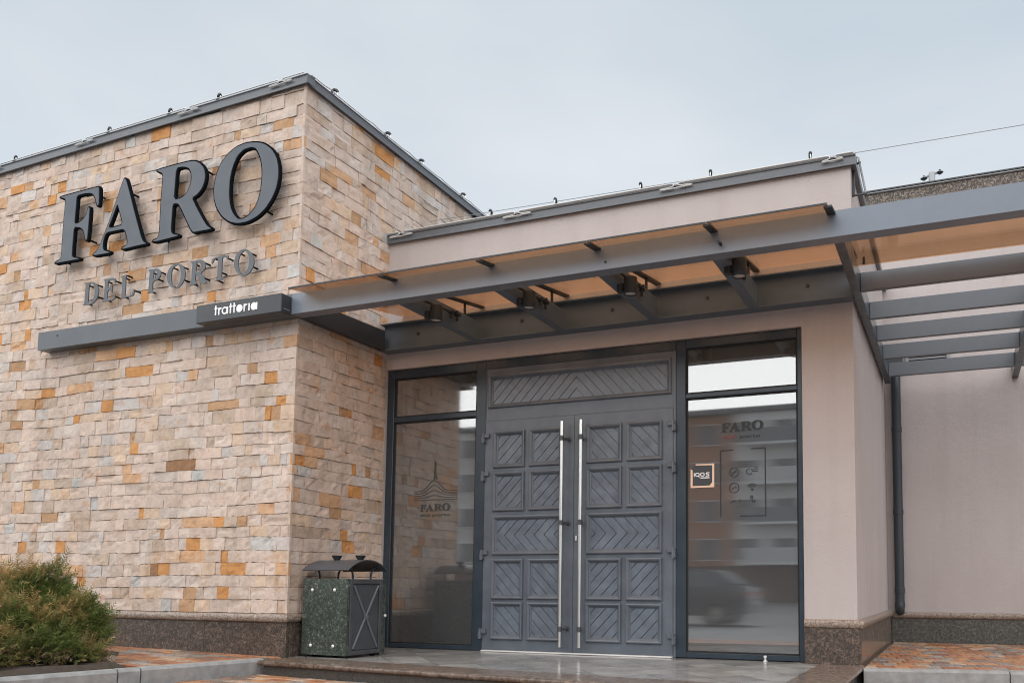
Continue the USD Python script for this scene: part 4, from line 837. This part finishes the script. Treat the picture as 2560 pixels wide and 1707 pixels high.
# ------------------------------------------------------------------ litter bin
bn = thing('litter_bin', 'litter bin with green granite slabs, cross-braced metal door and arched lid', 'litter bin', (-1.700, -.868, .002), None, -3)
W2, D2 = .240, .232
for y, y2 in ((-D2, -D2+.032), (D2-.052, D2)): MB().box(-W2, W2-.002, y, y2, .018, .640, .004).build('slab', 'granite_green', bn)
MB().box(-W2+.002, -W2+.03, -D2+.034, D2-.054, .02, .632, .003).build('slab', 'granite_green', bn)
MB().box(-W2+.035, W2-.045, -D2+.04, D2-.04, .02, .60).build('liner', 'dark_metal', bn)
g = MB(); a, b = -D2+.0335, D2-.0535
g.box(W2-.034, W2+.004, a, a+.034, .02, .638, .003); g.box(W2-.034, W2+.004, b-.034, b, .02, .638, .003); g.box(W2-.034, W2+.003, a+.0345, b-.0345, .02, .055, .003); g.box(W2-.034, W2+.003, a+.0345, b-.0345, .600, .638, .003); g.build('frame', 'bin_metal', bn)
dm = MB().box(W2-.026, W2-.010, a+.036, b-.036, .057, .598, .003).build('door', 'bin_metal', bn)
for sg_ in (-1, 1): MB().tube([(W2-.003, (a+b)/2+sg_*((b-a)/2-.045), .070), (W2-.003, (a+b)/2-sg_*((b-a)/2-.045), .585)], .0085, 8).build('brace', 'bin_brace', dm)
MB().cyl((W2-.006, (a+b)/2, .327), (W2+.012, (a+b)/2, .327), .019, 12).build('boss', 'bin_brace', dm)
MB().cyl((W2-.012, b-.048, .545), (W2+.006, b-.048, .545), .010, 8).build('lock', 'dark_metal', dm)
for x in (-.135, .105):
    for z in (.095, .548): MB().lathe([(.014, 0), (.013, .004), (.008, .008), (0, .009)], (0, 0, 0), 12).moved([[1, 0, 0, x], [0, 0, -1, -D2], [0, 1, 0, z], [0, 0, 0, 1]]).build('bolt', 'bolt_metal', bn, smooth=40)
MB().lathe([(.014, 0), (.013, .006), (.008, .010), (0, .011)], (0, 0, 0), 12).moved([[0, 0, 1, W2+.0], [1, 0, 0, D2-.012], [0, 1, 0, .33], [0, 0, 0, 1]]).build('bolt', 'bolt_metal', bn, smooth=40)
g = MB()
for x in (-.19, .19):
    for y in (-.16, .16): g.box(x-.03, x+.03, y-.03, y+.03, -.001, .0175)
g.build('foot', 'rubber', bn)
hw = .236; Rr = .36; th = math.asin(hw/Rr); zc = .800-Rr
arc_o = [(Rr*math.sin(t), zc+Rr*math.cos(t)) for t in np.linspace(-th, th, 22)]; arc_i = [((Rr-.008)*math.sin(t), zc+(Rr-.008)*math.cos(t)) for t in np.linspace(th, -th, 22)]
MB().prism(Polygon(arc_o+arc_i), -W2-.012, W2+.006, 'yz').build('lid', 'bin_metal', bn, smooth=30)
for x in (-.185, .175):
    for y in (-.105, .105):
        sgn = np.sign(y); MB().tube([(x, y, .622), (x, y, .66), (x, y+sgn*.006, .692), (x, y+sgn*.025, .722), (x, y+sgn*.060, .744)], .0085, 8).build('lid_post', 'dark_metal', bn, smooth=50)
for x, y in ((-.085, -.02), (.135, .02)): MB().lathe([(0, -.006), (.022, -.006), (.026, .004), (.044, .034), (.040, .038), (0, .036)], (x, y, .801), 18).build('knob', 'dark_metal', bn, smooth=30)
MB().lathe([(0, 0), (.040, 0), (.040, .018), (0, .02)], (.03, .14, .778), 16).build('knob', 'dark_metal', bn, smooth=30)

# ------------------------------------------------------------------ junipers in the planting bed
def juniper(name, label, blobs, n, seed, gold):
    r = np.random.default_rng(seed); V, F, T = [], [], []; cnt = 0
    B = np.array([b[:3] for b in blobs]); S = np.array([b[3:6] for b in blobs]); vol = np.prod(S, 1)**.66; vol /= vol.sum(); c0 = B.mean(0)
    for _ in range(n):
        k = r.choice(len(B), p=vol); d = r.normal(size=3); d[2] = abs(d[2])*1.0-.25*r.random(); d /= np.linalg.norm(d)
        lump = .66+.66*meshkit.noise(np.array([d*3.4+k*7.1]), 5)[0]
        rad = r.uniform(.45, 1.0)**.55*lump
        p = B[k]+S[k]*d*rad
        if p[2] < .012: p[2] = .012+r.uniform(0, .05)
        axis = d*.75+r.normal(size=3)*.42+np.array([.42, -.18, .22])*.75; axis /= np.linalg.norm(axis); ln = r.uniform(.05, .105) if r.random() < .88 else r.uniform(.12, .20)
        side = np.cross(axis, r.normal(size=3)); side /= np.linalg.norm(side); up = np.cross(side, axis)
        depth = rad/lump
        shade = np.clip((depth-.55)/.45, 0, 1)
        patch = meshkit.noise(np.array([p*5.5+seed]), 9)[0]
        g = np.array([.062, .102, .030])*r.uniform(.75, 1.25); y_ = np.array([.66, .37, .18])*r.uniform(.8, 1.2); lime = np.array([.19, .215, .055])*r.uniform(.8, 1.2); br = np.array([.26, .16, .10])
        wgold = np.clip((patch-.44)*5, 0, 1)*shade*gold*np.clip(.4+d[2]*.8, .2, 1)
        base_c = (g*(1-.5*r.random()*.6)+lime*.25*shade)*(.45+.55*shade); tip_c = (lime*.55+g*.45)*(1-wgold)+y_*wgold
        if p[2] < .13 and r.random() < .35: tip_c = br
        m_ = 9
        for q in range(m_):
            tq = (q+.6)/m_; o = p+axis*ln*tq+up*(-.12*ln*tq*tq)
            for sd in (-1, 1):
                e = axis*.55+side*sd*(.75-.3*tq)+up*r.normal(0, .35); e /= np.linalg.norm(e); l2 = ln*(.42-.24*tq)*r.uniform(.8, 1.2); w2 = .0034
                nrm = np.cross(e, up+r.normal(size=3)*.3); nrm /= np.linalg.norm(nrm)+1e-9
                V += [o-nrm*w2, o+nrm*w2, o+e*l2]; F.append((cnt, cnt+1, cnt+2)); cnt += 3
                a_ = base_c*(1-tq)+tip_c*tq; T += [a_, a_, a_*.4+tip_c*.6]
    t = thing(name, label, 'shrub')
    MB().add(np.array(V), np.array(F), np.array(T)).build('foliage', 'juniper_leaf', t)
    core = MB()
    for b in blobs:
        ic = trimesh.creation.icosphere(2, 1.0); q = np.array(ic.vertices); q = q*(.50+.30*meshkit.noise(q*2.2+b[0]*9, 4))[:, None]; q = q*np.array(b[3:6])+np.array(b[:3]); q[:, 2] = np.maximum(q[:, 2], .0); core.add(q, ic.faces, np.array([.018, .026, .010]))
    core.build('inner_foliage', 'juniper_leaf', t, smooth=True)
    st = MB()
    for b in blobs:
        for _ in range(7):
            a = r.uniform(0, 6.28); e = np.array(b[:3])+np.array(b[3:6])*np.array([math.cos(a), math.sin(a), r.uniform(.1, .6)])*.62
            st.tube([np.array([b[0], b[1], .0])+r.normal(0, .02, 3)*[1, 1, 0], (np.array([b[0], b[1], .06])+e)/2+r.normal(0, .02, 3), e], [.011, .008, .004], 6)
    st.build('stem', 'twig', t)
JUN1 = [(-3.45, -2.30, .36, .30, .30, .33), (-3.12, -2.62, .22, .30, .28, .25), (-2.98, -2.90, .13, .20, .30, .18), (-3.9, -2.45, .40, .34, .30, .30), (-3.3, -2.95, .18, .3, .3, .24), (-2.80, -2.62, .09, .13, .22, .13), (-2.84, -3.0, .07, .12, .30, .10), (-2.72, -2.44, .06, .12, .16, .09)]
JUN2 = [(-3.01, -2.27, .21, .17, .19, .25), (-2.93, -2.30, .14, .12, .16, .19), (-3.02, -2.43, .12, .2, .18, .17)]
juniper('juniper_shrub', 'spreading juniper with golden tips, the larger one at the left picture edge', JUN1, 8500, 11, .85)
juniper('juniper_shrub', 'smaller rounded dark green juniper beside the paved strip', JUN2, 3600, 12, .6)

# ------------------------------------------------------------------ what the right window reflects: flats and parked cars across the road
def flats():
    gz = -.42; Y0, Y1 = -46.0, -58.0
    t = thing('apartment_building', 'block of flats across the road, in white and orange, mirrored in the right window', 'building')
    secs = [(-48, -30.2, 'concrete_white'), (-30.2, -22, 'brick_orange'), (-22, -14.5, 'concrete_white'), (-14.5, -10.4, 'brick_orange'), (-10.4, 6.0, 'concrete_white')]
    for a, b, mm in secs: MB().box(a, b-.02, Y1, Y0-(.0 if mm == 'concrete_white' else .35), gz, 11.9).build('wall', mm, t)
    MB().box(-48.3, 6.3, Y1-.3, Y0+.25, 11.92, 12.25).build('roof', 'coping', t)
    MB().box(-48, 6.0, Y0+.001, Y0+.05, gz, 1.9).build('base', 'brick_dark', t)
    for f in range(4):
        z = 2.3+f*2.55
        for x in np.arange(-46.8, 5.2, 2.6):
            yy = Y0-(.0 if not (-30.2 < x < -22 or -14.5 < x < -10.4) else .35)
            w = MB().box(x, x+1.5, yy+.002, yy+.05, z, z+1.35).build('window', 'window_dark', t)
            g = MB(); rect_frame(g, x-.05, x+1.55, z-.05, z+1.40, .06, yy+.003, yy+.08, 0); g.build('frame', 'white_paint', w)
        for a, b in ((-44, -38), (-36, -31.5), (-21, -15.5), (-9.6, -4.6), (-3.2, 2.4)):
            p = MB().box(a, b, Y0+.002, Y0+1.1, z-.35, z-.20).build('balcony', 'concrete_white', t)
            MB().box(a, b, Y0+1.04, Y0+1.10, z-.199, z+.72).build('panel', 'vent_grey' if f % 2 else 'concrete_white', p)
            g = MB()
            for x in np.arange(a+.2, b, .3): g.box(x, x+.04, Y0+1.101, Y0+1.13, z-.18, z+.72)
            g.build('bars', 'coping', p)

flats()
t = thing('apartment_building', 'second block of flats farther right across the road, behind the viewer', 'building')
MB().box(13, 70, -58, -46, -.42, 11.9).build('wall', 'concrete_white', t); MB().box(12.7, 70.3, -58.3, -45.75, 11.92, 12.25).build('roof', 'coping', t)
for f in range(4):
    for x in np.arange(14.4, 68, 2.6): MB().box(x, x+1.5, -45.998, -45.95, 2.3+f*2.55, 3.65+f*2.55).build('window', 'window_dark', t)
def car(name, label, loc, rz, paint):
    t = thing(name, label, 'car', loc, None, rz)
    Lh, Wh = 2.25, .88
    side = Polygon([(-2.25, .32), (-2.28, .62), (-2.20, .86), (-1.25, .97), (-.55, 1.40), (.15, 1.47), (1.35, 1.43), (1.95, 1.02), (2.20, .98), (2.27, .70), (2.25, .34), (1.78, .30), (1.70, .52), (1.42, .66), (1.14, .52), (1.06, .28), (-1.06, .28), (-1.14, .52), (-1.42, .66), (-1.70, .52), (-1.78, .30)]).buffer(.04).buffer(-.04)
    b = MB()
    m_ = trimesh.creation.extrude_polygon(side, 2*Wh, engine='earcut'); m_ = m_.subdivide().subdivide(); v = np.array(m_.vertices); y = v[:, 2]-Wh; h = v[:, 1]
    tw = np.clip((h-.85)/.62, 0, 1); y = y*(1-.20*tw)*(1-.05*np.clip(np.abs(v[:, 0])-1.6, 0, 1)*1.5); b.add(np.stack([v[:, 0], y, h], -1), m_.faces[:, ::-1]); b.build('body', paint, t, smooth=35)
    def glass(pts, nm='window'): MB().hull(pts).build(nm, 'window_dark', t)
    for s in (-1, 1):
        glass([(x, s*(Wh*(1-.20*(z-.85)/.62)+o), z) for x, z in ((-.95, 1.0), (-.42, 1.36), (.25, 1.40), (.25, 1.0)) for o in (-.02, .006)]); glass([(x, s*(Wh*(1-.20*(z-.85)/.62)+o), z) for x, z in ((.33, 1.0), (.33, 1.40), (1.20, 1.36), (1.62, 1.02)) for o in (-.02, .006)])
    glass([(x+o, y, z) for x, z, w in ((-1.18, 1.01, .70), (-.62, 1.36, .62)) for y in (-w, w) for o in (-.03, .02)], 'windscreen'); glass([(x+o, y, z) for x, z, w in ((1.88, 1.08, .68), (1.45, 1.38, .60)) for y in (-w, w) for o in (-.02, .03)], 'rear_window')
    for s in (-1, 1):
        MB().hull([(2.20+o, s*y, z) for o in (0, .06) for y in (.50, .80) for z in (.72, .88)]).build('tail_lamp', 'lamp_red', t)
        MB().hull([(-2.22-o, s*y, z) for o in (0, .05) for y in (.48, .80) for z in (.62, .78)]).build('headlight', 'lens_glass', t)
        MB().hull([(-.92+dx, s*y, z) for dx in (0, .12) for y in (.86, 1.02) for z in (.98, 1.12)]).build('mirror', paint, t)
        for x in (-1.42, 1.42):
            w = MB().lathe([(.20, -.10), (.30, -.10), (.325, -.07), (.325, .07), (.30, .10), (.20, .10)], (0, 0, 0), 24).moved([[1, 0, 0, x], [0, 0, -1, s*.78], [0, 1, 0, .325], [0, 0, 0, 1]]).build('wheel', 'rubber', t, smooth=35)
            MB().lathe([(0, .06), (.06, .08), (.19, .085), (.205, .06)], (0, 0, 0), 16).moved([[1, 0, 0, x], [0, 0, -s, s*.78], [0, 1, 0, .325], [0, 0, 0, 1]]).build('rim', 'steel', w)
    MB().box(2.275, 2.285, -.26, .26, .55, .66).build('number_plate', 'white_paint', t)
car('parked_car', 'dark car parked across the forecourt, mirrored in the right window', (-3.95, -14.2, ground_z(-14.2)), 0, 'car_paint')
car('parked_car', 'silver car parked behind the dark one, mirrored in the right window', (1.9, -17.5, -.42), 4, 'car_paint_light')
